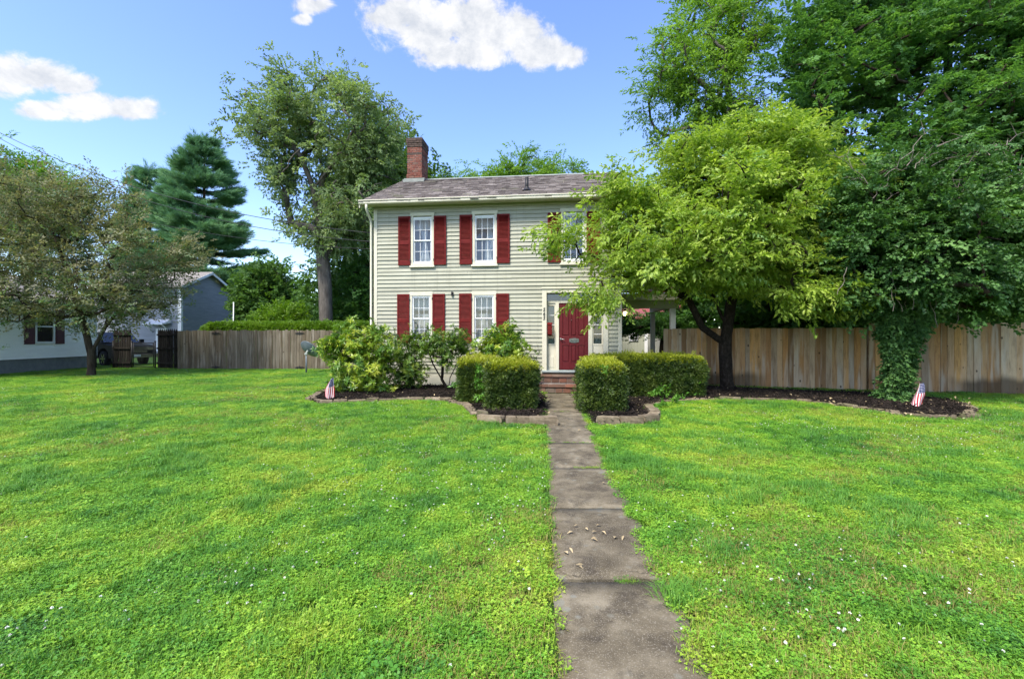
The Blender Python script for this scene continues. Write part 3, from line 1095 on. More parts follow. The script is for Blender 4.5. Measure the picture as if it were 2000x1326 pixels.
mb.box(.12, HW - .12, 3.0, 3.1, .5, 3.0); mb.box(.12, HW - .12, 3.0, 3.1, 3.25, 5.42)
mb.build('floor', MAT['interior'], house)

# clapboards, each course its own boards
q = random.Random(8)
EXPO = .1185
z = .445
course = 0
while z < EAVE - .06:
    zt = min(z + EXPO, EAVE)
    cuts = sorted([(o[0] - .002, o[1] + .002, o[2], o[3]) for o in OPEN if o[2] < zt and o[3] > z])
    spans, u = [], .07
    for (a, b, c0, c1) in cuts:
        if a > u: spans.append((u, a, z, zt))
        if c1 < zt - .012: spans.append((a, b, c1 + .002, zt))
        elif c0 > z + .012: spans.append((a, b, z, c0 - .002))
        u = b
    spans.append((u, HW - .07, z, zt))
    wob = q.uniform(-.006, .006)
    for (a, b, za, zb) in spans:
        parts = [(a, b)]
        if b - a > 2.2 and q.random() < .75:
            m = a + (b - a) * q.uniform(.3, .7); parts = [(a, m - .002), (m + .002, b)]
        for (pa, pb) in parts:
            d0, d1 = q.uniform(-.004, .004) + wob, q.uniform(-.004, .004) + wob
            th = .036 + q.uniform(-.004, .006)
            lap = .012 if zb == zt else 0
            m_ = MB()
            m_.hexa([(pa, -th, za + d0), (pb, -th, za + d1), (pb, -.001, za + d1), (pa, -.001, za + d0),
                     (pa, -.007, zb + d0 + lap), (pb, -.007, zb + d1 + lap), (pb, -.001, zb + d1 + lap), (pa, -.001, zb + d0 + lap)])
            m_.build('clapboard', MAT['siding'], wall)
    z = zt
    course += 1

# corner boards, frieze, soffit, gutter, downspout
for (a, b) in ((-.035, .07), (HW - .07, HW + .035)):
    m_ = MB(); m_.bbox(a, b, -.04, .02, .42, EAVE - .08); m_.build('corner_board', MAT['trim'], house)
m_ = MB(); m_.bbox(-.02, HW + .02, -.045, -.001, EAVE - .075, EAVE + .02); m_.build('frieze_board', MAT['siding'], house)
m_ = MB(); m_.box(-.3, HW + .3, -.34, .0, EAVE + .021, EAVE + .045); m_.build('soffit', MAT['trim'], house)
gut = MB()
prof = [(-.36, EAVE + .12), (-.47, EAVE + .12), (-.475, EAVE + .10), (-.455, EAVE + .08), (-.45, EAVE + .02), (-.41, EAVE - .005), (-.36, EAVE - .005)]
gut.extrude(prof, 'x', -.34, HW + .34)
gut.build('gutter', MAT['trim'], house)
ds = MB()
ds.tube([(-.11, -.41, EAVE + .0), (-.11, -.41, EAVE - .13), (-.105, -.28, EAVE - .26), (-.10, -.10, EAVE - .40), (-.10, -.075, EAVE - .55), (-.10, -.075, .12), (-.11, -.2, .06)], .037, 8)
ds.build('downspout', MAT['trim'], house)

# roof: deck, slates, ridge, bargeboards
roof = None
TH = .07
v0, v1 = -.42, HD + .42
zf = lambda v: 5.57 + SL * (v + .42) if v <= HD / 2 else 5.57 + SL * (HD + .42 - v)
rb = MB()
rb.extrude([(v0, zf(v0)), (HD / 2, zf(HD / 2)), (v1, zf(v1)), (v1, zf(v1) - TH), (HD / 2, zf(HD / 2) - TH), (v0, zf(v0) - TH)], 'x', -.31, HW + .31)
roof = rb.build('roof', MAT['trim'], house)
sl = MB(); tint = []
q = random.Random(9)
slope_len = math.hypot(HD / 2 - v0, zf(HD / 2) - zf(v0))
ca, sa = (HD / 2 - v0) / slope_len, (zf(HD / 2) - zf(v0)) / slope_len
ex = .165
rows = int(slope_len / ex) + 1
for side in (0, 1):
    for rI in range(rows):
        s0 = rI * ex - .03
        s1 = min(s0 + ex + .10, slope_len + .01)
        u = -.34 - q.random() * .2
        while u < HW + .34:
            w = q.uniform(.2, .33)
            a, b = max(u, -.345), min(u + w - .012, HW + .345)
            u += w
            if b - a < .04: continue
            drop = q.uniform(-.012, .008); li = q.uniform(.022, .036); tl = q.uniform(-.006, .006)
            if q.random() < .03: drop -= .03

            def S(uu, ss, h):
                vv = v0 + ss * ca - h * sa; zz = zf(v0) + ss * sa + h * ca
                return (uu, vv if side == 0 else HD - vv, zz)
            pts = [S(a, s0 + drop, .002), S(b, s0 + drop + tl, .002), S(b, s1, .001), S(a, s1, .001),
                   S(a, s0 + drop, li + .004), S(b, s0 + drop + tl, li + .004), S(b, s1, .006), S(a, s1, .006)]
            sl.hexa(pts)
            tint.append(q.random() ** 1.3)
me = fastmesh(sl, 'slates', MAT['slate'])
ca_ = me.color_attributes.new('tint', 'FLOAT_COLOR', 'CORNER')
vals = np.repeat(np.array(tint, np.float32), 24)
buf = np.ones((len(vals), 4), np.float32); buf[:, :3] = vals[:, None]
ca_.data.foreach_set('color', buf.ravel())
so = link('slates', me, roof); so['kind'] = 'stuff'
rg = MB()
rg.extrude([(HD / 2 - .14, zf(HD / 2) - .035), (HD / 2, zf(HD / 2) + .045), (HD / 2 + .14, zf(HD / 2) - .035), (HD / 2, zf(HD / 2) + .02)], 'x', -.35, HW + .35)
rg.build('ridge_cap', MAT['slate_trim'], roof)
for (a, b) in ((-.335, -.311), (HW + .311, HW + .335)):
    m_ = MB()
    m_.extrude([(v0, zf(v0)), (HD / 2, zf(HD / 2)), (v1, zf(v1)), (v1, zf(v1) - .17), (HD / 2, zf(HD / 2) - .17), (v0, zf(v0) - .17)], 'x', a, b)
    m_.build('barge_board', MAT['trim'], roof)
vp = MB(); zb = zf(.45)
vp.tube([(4.65, .45, zb - .05), (4.65, .45, zb + .42)], .055, 12)
vp.lathe([(.16, 0), (.10, .05), (.062, .13)], 12, 0, Matrix.Translation((4.65, .45, zb + .0)))
vp.build('vent_pipe', MAT['dark'], roof)

# chimney, brick by brick
cu0, cu1, cv0, cv1 = -.06, .50, 3.12, 3.92
CZ0, CZ1 = 7.0, 8.98
chim = MB(); chim.box(cu0 + .012, cu1 - .012, cv0 + .012, cv1 - .012, CZ0, CZ1 - .02)
chimney = chim.build('chimney', MAT['mortar'], house)
q = random.Random(4)


def brick_mesh(l, d, h, mat, seed):
    r_ = random.Random(seed)
    b = MB(); j = lambda: r_.uniform(-.003, .003)
    x, y, zz = l / 2, d / 2, h / 2; e = .004
    b.bbox(-x, x, -y, y, -zz, zz, e)
    b.v = [(p[0] + j(), p[1] + j(), p[2] + j()) for p in b.v]
    return b.mesh('brick', mat)


bm_s = [brick_mesh(.2, .095, .062, MAT['brick'], i) for i in range(4)]
bm_soot = [brick_mesh(.2, .095, .062, MAT['soot_brick'], i) for i in range(3)]
zc = CZ0; k = 0
while zc < CZ1 - .03:
    kk = (CZ1 - zc) / .073
    corb = .035 if kk < 3 else (.02 if kk < 4.2 else (.02 if zc < 7.62 else 0))
    ms_ = bm_soot if (kk < 4.5 or q.random() < .1) else bm_s
    a, b, c0, c1 = cu0 - corb, cu1 + corb, cv0 - corb, cv1 + corb
    off = .105 if k % 2 else 0
    # front and back rows, side rows
    for (p0, p1, fx, ax) in ((a, b, c0 + .047, 'u'), (a, b, c1 - .047, 'u'), (c0 + .1, c1 - .1, a + .047, 'v'), (c0 + .1, c1 - .1, b - .047, 'v')):
        x = p0 - off
        while x < p1 - .02:
            s0, s1 = max(x, p0), min(x + .205, p1)
            x += .21
            if s1 - s0 < .03: continue
            o = link('brick', q.choice(ms_), chimney, ((s0 + s1) / 2, fx, zc + .036) if ax == 'u' else (fx, (s0 + s1) / 2, zc + .036),
                     (0 if fx < (cv0 + cv1) / 2 else math.pi) if ax == 'u' else (math.pi / 2 if fx > .2 else -math.pi / 2))
            o.scale[0] = (s1 - s0) / .2 * .985
    zc += .073; k += 1
m_ = MB(); m_.box(cu0 - .03, cu1 + .03, cv0 - .03, cv1 + .03, CZ1 - .012, CZ1 + .035); m_.build('chimney_cap', MAT['soot_brick'], chimney)
m_ = MB()
m_.hexa([(cu0 - .12, cv0 - .14, zf(cv0 - .14) + .0), (cu1 + .12, cv0 - .14, zf(cv0 - .14) + .0), (cu1 + .12, cv0 - .021, zf(cv0)), (cu0 - .12, cv0 - .021, zf(cv0)),
         (cu0 - .12, cv0 - .14, zf(cv0 - .14) + .035), (cu1 + .12, cv0 - .14, zf(cv0 - .14) + .035), (cu1 + .12, cv0 - .021, zf(cv0) + .14), (cu0 - .12, cv0 - .021, zf(cv0) + .14)])
m_.build('flashing', simple('weathered_copper', (.085, .10, .088), (.14, .155, .14), 7, rough=.6), chimney)


# windows
def window(a, b, d):
    z0, z1, s0, s1 = d['z0'], d['z1'], d['s0'], d['s1']
    ua, ub = a + .085, b - .085            # sash opening
    w = MB()                                # casing
    w.bbox(a, a + .075, -.045, .0, z0 + .09, z1 - .1); w.bbox(b - .075, b, -.045, .0, z0 + .09, z1 - .1)
    w.bbox(a - .02, b + .02, -.05, .0, z1 - .1, z1)
    win = w.build('window', MAT['trim'], house)
    f_ = MB()                               # white vinyl frame and the two sashes
    f_.bbox(a + .075, ua, -.03, .1, s0 - .06, s1 + .05); f_.bbox(ub, b - .075, -.03, .1, s0 - .06, s1 + .05)
    f_.bbox(ua, ub, -.03, .1, s1, s1 + .05); f_.bbox(ua, ub, -.03, .1, s0 - .06, s0)
    zm = (s0 + s1) / 2
    for (za, zb, yy) in ((zm - .012, s1, -.012), (s0, zm + .012, .012)):
        for bx in ((ua, ua + .032, za, zb), (ub - .032, ub, za, zb), (ua + .032, ub - .032, za, za + .035), (ua + .032, ub - .032, zb - .03, zb)):
            f_.bbox(bx[0], bx[1], yy, yy + .035, bx[2], bx[3], .003)
    f_.build('sash', MAT['white'], win)
    sl_ = MB(); sl_.bbox(a - .03, b + .03, -.085, .0, z0, z0 + .055, .006); sl_.bbox(a, b, -.05, .0, z0 + .055, z0 + .09)
    sl_.build('sill', MAT['trim'], win)
    for (za, zb, yy) in ((zm + .023, s1 - .03, .004), (s0 + .035, zm - .018, .028)):
        x0, x1 = ua + .032, ub - .032
        cw, ch = (x1 - x0) / 3, (zb - za) / 2
        for i in range(3):
            for j in range(2):
                p = MB()
                p.add([(x0 + i * cw + .005, yy, za + j * ch + .005), (x0 + (i + 1) * cw - .005, yy, za + j * ch + .005), (x0 + (i + 1) * cw - .005, yy + q.uniform(-.0015, .0015), za + (j + 1) * ch - .005), (x0 + i * cw + .005, yy, za + (j + 1) * ch - .005)], [(0, 1, 2, 3)])
                p.build('pane', MAT['glass'], win)
        mu = MB()
        for i in (1, 2): mu.box(x0 + i * cw - .006, x0 + i * cw + .006, yy - .004, yy + .01, za, zb)
        for i in range(3): mu.box(x0 + i * cw + .006, x0 + (i + 1) * cw - .006, yy - .004, yy + .01, za + ch - .006, za + ch + .006)
        mu.build('muntin', MAT['white'], win)
    # shutters with louvres
    for side in (-1, 1):
        x0, x1 = (a - .387, a - .004) if side < 0 else (b + .004, b + .387)
        y0, y1 = d['sh0'] + q.uniform(-.012, .012), d['sh1'] + q.uniform(-.012, .012)
        h = y1 - y0
        s_ = MB()
        st = .05
        ymid = y0 + h * .455
        s_.bbox(x0, x0 + st, -.075, -.035, y0, y1, .004); s_.bbox(x1 - st, x1, -.075, -.035, y0, y1, .004)
        s_.bbox(x0 + st, x1 - st, -.073, -.035, y1 - .06, y1, .003); s_.bbox(x0 + st, x1 - st, -.073, -.035, y0, y0 + .14, .003)
        s_.bbox(x0 + st, x1 - st, -.073, -.035, ymid - .05, ymid + .06, .003)
        s_.box(x0 + st, x1 - st, -.037, -.033, y0 + .1, y1 - .05)
        sh = s_.build('shutter', MAT['shutter'], house)
        lv = MB()
        for (za, zb) in ((y0 + .14, ymid - .05), (ymid + .06, y1 - .06)):
            nn = int((zb - za) / .036)
            for i in range(nn):
                zc_ = za + (i + .5) * (zb - za) / nn
                lv.hexa([(x0 + st, -.07, zc_ - .016), (x1 - st, -.07, zc_ - .016), (x1 - st, -.064, zc_ - .018), (x0 + st, -.064, zc_ - .018),
                         (x0 + st, -.046, zc_ + .014), (x1 - st, -.046, zc_ + .014), (x1 - st, -.040, zc_ + .012), (x0 + st, -.040, zc_ + .012)])
        lo = lv.build('louvre', MAT['shutter'], sh); lo['kind'] = 'stuff'
        hg = MB()
        hx = x1 if side < 0 else x0
        for zz in (y0 + .12, y1 - .18): hg.box(hx - .012, hx + .012, -.085, -.072, zz, zz + .07)
        hg.build('hinge', MAT['dark'], sh)
    return win


for (a, b, d) in WINS: window(a, b, d)


# curtains hang behind the panes
def cloth(name, label, rects, v, seed, mat='curtain'):
    """rects: (u0 top, u1 top, u0 bottom, u1 bottom, z top, z bottom, folds)"""
    mb = MB(); qq = random.Random(seed)
    base = hw(*((rects[0][0] + rects[0][1]) / 2, v))
    for (a0, a1, b0, b1, zt, zb, nf) in rects:
        nx, nz_ = nf * 6, 6
        ph = qq.random() * 6
        vs = []
        for j in range(nz_ + 1):
            tt = j / nz_
            for i in range(nx + 1):
                s = i / nx
                u = (a0 + (b0 - a0) * tt) * (1 - s) + (a1 + (b1 - a1) * tt) * s
                p = hw(u, v + .022 * math.sin(s * nf * 6.28 + ph) * (1 + .3 * math.sin(tt * 3 + i)), zt + (zb - zt) * tt)
                vs.append(p - Vector((base.x, base.y, 0)))
        fs = [(j * (nx + 1) + i, j * (nx + 1) + i + 1, (j + 1) * (nx + 1) + i + 1, (j + 1) * (nx + 1) + i) for j in range(nz_) for i in range(nx)]
        mb.add(vs, fs, 0, True)
    o = mb.build(name, MAT[mat], None, (base.x, base.y, 0))
    return tag(o, label, 'curtain', 'curtains behind the house windows')


cloth('curtain', 'white tied curtain with short valance in the upper left window', [(1.2, 1.8, 1.2, 1.8, 5.14, 4.83, 9), (1.40, 1.60, 1.45, 1.57, 4.8, 4.45, 3), (1.45, 1.57, 1.33, 1.70, 4.45, 3.78, 4)], .2, 1)
cloth('curtain', 'white tied curtain with short valance in the upper middle window', [(3.1, 3.74, 3.1, 3.74, 5.14, 4.84, 9), (3.50, 3.60, 3.40, 3.66, 4.82, 4.4, 3), (3.40, 3.66, 3.36, 3.7, 4.4, 3.78, 4)], .2, 2)
cloth('curtain', 'white curtain in the upper window behind the dogwood', [(5.75, 6.38, 5.75, 6.38, 5.14, 4.6, 9), (5.75, 6.0, 5.75, 5.95, 4.6, 3.78, 4)], .2, 3)
cloth('curtain', 'white full-width curtain in the lower left window', [(1.16, 1.76, 1.16, 1.76, 2.76, 2.35, 9), (1.16, 1.76, 1.16, 1.76, 2.24, 1.41, 10)], .2, 4)
cloth('curtain', 'white full-width curtain in the lower window nearest the door', [(3.09, 3.71, 3.09, 3.71, 2.76, 2.35, 9), (3.09, 3.71, 3.09, 3.71, 2.24, 1.41, 10)], .2, 5)

# front door and its surround
dw = MB()
dw.bbox(5.14, 5.275, -.06, .0, .5, 2.943, .006); dw.bbox(6.925, 7.068, -.06, .0, .5, 2.943, .006)
dw.bbox(5.275, 6.925, -.06, .0, 2.825, 2.943, .006)
dw.bbox(5.12, 7.09, -.09, -.002, 2.944, 2.975, .006)
dw.box(5.26, 5.275, .0, .30, .52, 2.84); dw.box(6.925, 6.94, .0, .30, .52, 2.84); dw.box(5.275, 6.925, .0, .30, 2.826, 2.84)
dw.bbox(5.275, 6.925, .10, .2, 2.535, 2.60, .004)         # transom bar
dw.bbox(5.535, 5.635, .08, .2, .52, 2.535, .006); dw.bbox(6.50, 6.62, .08, .2, .52, 2.535, .006)   # pilasters
dw.bbox(5.52, 5.65, .07, .2, 2.2, 2.225, .003); dw.bbox(6.485, 6.635, .07, .2, 2.2, 2.225, .003)
for (a, b) in ((5.275, 5.535), (6.62, 6.925)):
    dw.bbox(a, b, .13, .2, .52, 1.28, .004); dw.bbox(a, b, .12, .2, 1.28, 1.33, .004); dw.bbox(a, b, .13, .2, 2.46, 2.535, .003)
    dw.bbox(a, a + .035, .13, .2, 1.33, 2.46, .003); dw.bbox(b - .035, b, .13, .2, 1.33, 2.46, .003)
    dw.bbox(a + .05, b - .05, .118, .13, .62, .95, .008)
surround = dw.build('door_surround', MAT['trim'], house)
for (a, b) in ((5.31, 5.50), (6.655, 6.89)):
    hh = (2.46 - 1.33) / 4
    for i in range(4):
        p = MB(); p.add([(a + .004, .165, 1.336 + i * hh), (b - .004, .165, 1.336 + i * hh), (b - .004, .165, 1.324 + (i + 1) * hh), (a + .004, .165, 1.324 + (i + 1) * hh)], [(0, 1, 2, 3)])
        p.build('pane', MAT['glass'], surround)
        if i: m_ = MB(); m_.box(a, b, .155, .175, 1.33 + i * hh - .009, 1.33 + i * hh + .009); m_.build('muntin', MAT['white'], surround)
for i in range(4):
    a = 5.275 + i * .4125
    p = MB(); p.add([(a + .012, .16, 2.605), (a + .4, .16, 2.605), (a + .4, .16, 2.82), (a + .012, .16, 2.82)], [(0, 1, 2, 3)])
    p.build('transom_pane', MAT['glass'], surround)
    if i: m_ = MB(); m_.box(a - .012, a + .012, .15, .175, 2.6, 2.826); m_.build('muntin', MAT['trim'], surround)
cloth('curtain', 'pale sheer curtain behind the sidelight left of the door', [(5.30, 5.52, 5.30, 5.52, 2.47, 1.3, 6)], .26, 6, 'sheer')
cloth('curtain', 'pale sheer curtain behind the sidelight right of the door', [(6.64, 6.91, 6.64, 6.91, 2.47, 1.3, 6)], .26, 7, 'sheer')

dr = MB(); dx0, dx1, dz0, dz1 = 5.637, 6.498, .562, 2.532
rails = [(dz0, .78), (1.28, 1.56), (dz1 - .12, dz1)]
cols_ = [(dx0, dx0 + .11), (dx0 + .325, dx0 + .38), (dx0 + .595, dx0 + .65)]
stile = [(dx0, dx0 + .1), (dx0 + .31, dx0 + .36), (dx0 + .51, dx0 + .56), (dx1 - .1, dx1)]
dr.box(dx0, dx1, .145, .17, dz0, dz1)
for (a, b) in stile: dr.bbox(a, b, .12, .145, dz0, dz1, .005)
for (a, b) in rails:
    for (p0, p1) in zip(stile[:-1], stile[1:]): dr.bbox(p0[1], p1[0], .122, .145, a, b, .005)
door = dr.build('door', MAT['door'], house)
for (za, zb) in ((.78, 1.28), (1.56, dz1 - .12)):
    for (p0, p1) in zip(stile[:-1], stile[1:]):
        m_ = MB(); m_.bbox(p0[1] + .022, p1[0] - .022, .128, .145, za + .022, zb - .022, .012); m_.build('panel', MAT['door'], door)
MAT['brass'] = simple('pewter', (.30, .31, .30), (.42, .42, .40), 10, rough=.35, metal=.8)
MAT['bronze'] = simple('aged_bronze', (.10, .115, .10), (.20, .22, .19), 30, rough=.45, metal=.6)
m_ = MB(); m_.tube([(5.69, .118, 1.47), (5.69, .07, 1.47)], .022, 10); m_.tube([(5.69, .07, 1.47), (5.78, .065, 1.455), (5.80, .068, 1.45)], .011, 8); m_.lathe([(0, .0), (.03, .0), (.03, -.008)], 12, 0, Matrix.Translation((5.69, .12, 1.47)) @ Matrix.Rotation(R(90), 4, 'X'))
m_.build('handle', MAT['brass'], door)
m_ = MB()                                     # letter plate with bowed top and bottom
ol = [(5.94 + .28 * i / 10, 1.375 - .018 * math.sin(math.pi * i / 10)) for i in range(11)] + [(6.22 - .28 * i / 10, 1.475 + .022 * math.sin(math.pi * i / 10)) for i in range(11)]
m_.extrude(ol, 'y', .108, .121)
lp = m_.build('letter_plate', MAT['bronze'], door)
m_ = MB(); m_.bbox(5.98, 6.18, .098, .108, 1.40, 1.455, .006)
for i in range(5): m_.box(6.0 + i * .034, 6.02 + i * .034, .094, .098, 1.41, 1.445)
m_.build('flap', MAT['bronze'], lp)
m_ = MB(); m_.lathe([(.0, .012), (.008, .012), (.012, .0)], 10, 0, Matrix.Translation((6.0, .12, 2.03)) @ Matrix.Rotation(R(90), 4, 'X')); m_.build('peephole', MAT['brass'], door)
m_ = MB(); m_.bbox(5.13, 7.08, -.16, .2, .485, .545, .01); m_.build('threshold', simple('threshold_paint', (.22, .26, .26), (.32, .36, .35), 9, rough=.7), house)

# house number, stacked on the left door post
for i, ch in enumerate("565"):
    cu = bpy.data.curves.new('numeral', 'FONT'); cu.body = ch; cu.size = .145; cu.extrude = .006; cu.align_x = 'CENTER'; cu.shear = .15
    tmp = bpy.data.objects.new('tmp', cu); COL.objects.link(tmp)
    bpy.context.view_layer.update()
    me = bpy.data.meshes.new_from_object(tmp.evaluated_get(bpy.context.evaluated_depsgraph_get()))
    bpy.data.objects.remove(tmp)
    me.materials.clear(); me.materials.append(MAT['dark'])
    o = link('house_number', me, house, (5.195, -.068, 2.29 - i * .125)); o.rotation_euler = (R(90), 0, 0)
    o['label'] = 'black numeral %s on the cream door post' % ch

# small camera eye between the lower windows
m_ = MB(); m_.bbox(-.03, .03, -.06, .0, -.06, .06, .008); m_.lathe([(0, .012), (.018, .012), (.02, 0)], 10, 0, Matrix.Translation((0, -.06, .02)) @ Matrix.Rotation(R(90), 4, 'X'))
p = hw(2.43, -.028, 2.83)
tag(m_.build('security_camera', MAT['dark'], None, p, HA), 'tiny black security camera between the two lower windows', 'camera')

# red letter box on the sidelight post
mbx = empty('letter_box', hw(5.30, -.0, 1.56), HA, 'small red letter box hanging beside the front door', 'letter box')
m_ = MB(); m_.extrude([(-.055, 0), (.0, 0), (.0, .36), (-.03, .38), (-.11, .33), (-.11, .05)], 'x', 0, .13); m_.build('body', MAT['shutter'], mbx)
m_ = MB(); m_.hexa([(-.008, -.125, .325), (.138, -.125, .325), (.138, 0, .385), (-.008, 0, .385), (-.008, -.125, .335), (.138, -.125, .335), (.138, 0, .395), (-.008, 0, .395)]); m_.build('lid', MAT['shutter'], mbx)

# brick front steps
steps = MB(); steps.box(4.86, 7.22, -.59, -.02, -.05, .43); steps.box(4.78, 7.30, -1.09, -.56, -.05, .19)
st = steps.build('front_steps', MAT['mortar'], house)
q = random.Random(14)
for (zb0, zt0, v, a0, a1) in ((.235, .43, -.6, 4.85, 7.23), (.0, .19, -1.1, 4.77, 7.31)):
    u = a0
    while u < a1 - .05:
        w = min(q.choice((.10, .2, .21, .22, .26)), a1 - u)
        m_ = MB(); m_.bbox(u + .005, u + w - .005, v - q.uniform(0, .015), v + .12, zb0 + .004, zt0 - .045 - q.uniform(0, .02), .01)
        m_.build('riser_stone', MAT['step'], st)
        u += w
    u = a0
    while u < a1 - .05:
        w = min(q.uniform(.42, .62), a1 - u)
        m_ = MB(); m_.bbox(u + .003, u + w - .003, v - .03 - q.uniform(0, .01), v + .56, zt0 - .04, zt0 + q.uniform(.0, .012), .012)
        m_.build('tread_stone', MAT['step'], st)
        u += w

# ------------------------------------------------------------------ side porch of the house
MAT['redroof'] = simple('red_metal_roof', (.20, .045, .04), (.30, .085, .075), 2.5, rough=.6)
MAT['cream_wall'] = simple('sage_board_wall', (.33, .34, .26), (.40, .41, .32), 2, rough=.75, stretch=(1, 1, .3))
porch = empty('side_porch', hw(HW + .04, 1.6), HA, 'open side porch with red roof and cream posts beside the house', 'porch')
m_ = MB()
m_.hexa([(0, -.3, 2.93), (2.25, -.3, 2.93), (2.25, 3.9, 3.55), (0, 3.9, 3.55), (0, -.3, 2.99), (2.25, -.3, 2.99), (2.25, 3.9, 3.62), (0, 3.9, 3.62)])
m_.build('roof', MAT['redroof'], porch)
for i in range(6):
    m_ = MB(); x = .05 + i * .43
    m_.hexa([(x, -.3, 2.992), (x + .03, -.3, 2.992), (x + .03, 3.9, 3.622), (x, 3.9, 3.622), (x, -.3, 3.02), (x + .03, -.3, 3.02), (x + .03, 3.9, 3.65), (x, 3.9, 3.65)])
    m_.build('roof_seam', MAT['redroof'], porch)
m_ = MB(); m_.bbox(0, 2.2, -.27, -.22, 2.70, 2.925, .006); m_.build('fascia', MAT['trim'], porch)
m_ = MB(); m_.bbox(0, 2.0, .02, .18, 2.46, 2.72, .008); m_.build('beam', MAT['trim'], porch)
m_ = MB(); m_.box(1.76, 1.92, .185, 3.5, 2.50, 2.72); m_.build('side_beam', MAT['trim'], porch)
m_ = MB(); m_.box(0, 2.2, -.215, 3.8, 2.73, 2.76); m_.build('ceiling', simple('porch_ceiling', (.10, .085, .06), (.15, .12, .09), 4), porch)
for yy in (.1, 3.3):
    m_ = MB(); m_.bbox(1.76, 1.92, yy - .08, yy + .08, .0, 2.455, .008); m_.box(1.73, 1.95, yy - .11, yy + .11, .0, .12); m_.build('post', MAT['white'] if yy < 1 else MAT['trim'], porch)
m_ = MB(); m_.box(-.02, 2.1, -.2, 3.6, -.02, .12); m_.build('deck', MAT['concrete'], porch)
m_ = MB(); m_.bbox(.0, .085, -.02, .06, .5, 2.45, .006); m_.build('pilaster', MAT['trim'], porch)

lampm = NT('lit_lamp_glass')
lampm.bsdf.inputs['Emission Color'].default_value = (1, .78, .42, 1)
lampm.bsdf.inputs['Emission Strength'].default_value = 5.0
lampm.fin((.9, .8, .6), .4)
lp_ = empty('porch_lantern', hw(HW + .44, 2.2, 2.28), HA, 'small lit lantern hanging under the porch ceiling', 'lantern')
m_ = MB(); m_.tube([(0, 0, .45), (0, 0, .19)], .008, 6); m_.build('chain', MAT['dark'], lp_)
m_ = MB(); m_.lathe([(.0, .2), (.03, .19), (.085, .12), (.09, .11), (.0, .11)], 10); m_.build('cap', MAT['dark'], lp_)
m_ = MB(); m_.lathe([(0, -.03), (.055, -.02), (.07, .05), (.055, .108), (0, .108)], 12); m_.build('globe', lampm.m, lp_)

# garden shed seen through the porch
shed = empty('garden_shed', (4.2, 23.6, 0), R(-4), 'sage board shed with small white window seen through the porch', 'shed')
m_ = MB(); m_.box(0, 2.75, 0, 3, 0, 2.5); m_.build('wall', MAT['cream_wall'], shed)
for i in range(18):
    m_ = MB(); m_.box(i * .15 + .004, i * .15 + .146, -.018, -.001, .1, 2.5); m_.build('board', MAT['cream_wall'], shed)
m_ = MB(); m_.bbox(2.62, 2.78, -.035, -.019, .1, 2.5); m_.build('corner_board', MAT['white'], shed)
m_ = MB(); m_.hexa([(-.2, -.3, 2.45), (3, -.3, 2.45), (3, 3.2, 3.1), (-.2, 3.2, 3.1), (-.2, -.3, 2.53), (3, -.3, 2.53), (3, 3.2, 3.18), (-.2, 3.2, 3.18)]); m_.build('roof', MAT['redroof'], shed)
m_ = MB()
wx0, wx1, wz0, wz1 = 1.83, 2.3, 1.34, 1.88
for bx in ((wx0, wx0 + .06, wz0, wz1), (wx1 - .06, wx1, wz0, wz1), (wx0 + .06, wx1 - .06, wz0, wz0 + .06), (wx0 + .06, wx1 - .06, wz1 - .06, wz1)): m_.bbox(bx[0], bx[1], -.06, -.019, bx[2], bx[3])
sw = m_.build('window', MAT['white'], shed)
for i in range(3):
    for j in range(3):
        m_ = MB(); a, b = wx0 + .06 + i * .1167, wz0 + .06 + j * .14
        m_.box(a + .012, a + .105, -.03, -.019, b + .012, b + .128); m_.build('pane', simple('dark_pane', (.01, .011, .012), (.02, .02, .022), 3, rough=.15, spec=.6) if (i, j) == (0, 0) else bpy.data.materials['dark_pane'], sw)
m_ = MB()
for i in (1, 2):
    m_.box(wx0 + .06 + i * .1167 - .011, wx0 + .06 + i * .1167 + .011, -.045, -.031, wz0 + .06, wz1 - .06)
    m_.box(wx0 + .061, wx1 - .061, -.046, -.0315, wz0 + .06 + i * .14 - .011, wz0 + .06 + i * .14 + .011)
m_.build('muntin', MAT['white'], sw)

# low red-roofed outbuilding beyond
ob = empty('outbuilding', (7.2, 27.5, 0), R(-4), 'low outbuilding with red shingle roof and pale walls behind the porch', 'outbuilding')
m_ = MB(); m_.box(0, 4.4, 0, 5, 0, 3.0); m_.build('wall', simple('pale_wall', (.42, .42, .36), (.52, .51, .45), 1.5), ob)
m_ = MB(); m_.extrude([(-.4, 2.92), (2.5, 4.25), (5.4, 2.92), (5.4, 3.02), (2.5, 4.37), (-.4, 3.02)], 'x', -.3, 4.7); m_.build('roof', MAT['redroof'], ob)
m_ = MB(); m_.bbox(-.3, 4.7, -.43, -.40, 2.86, 3.03); m_.build('fascia', MAT['dark'], ob)


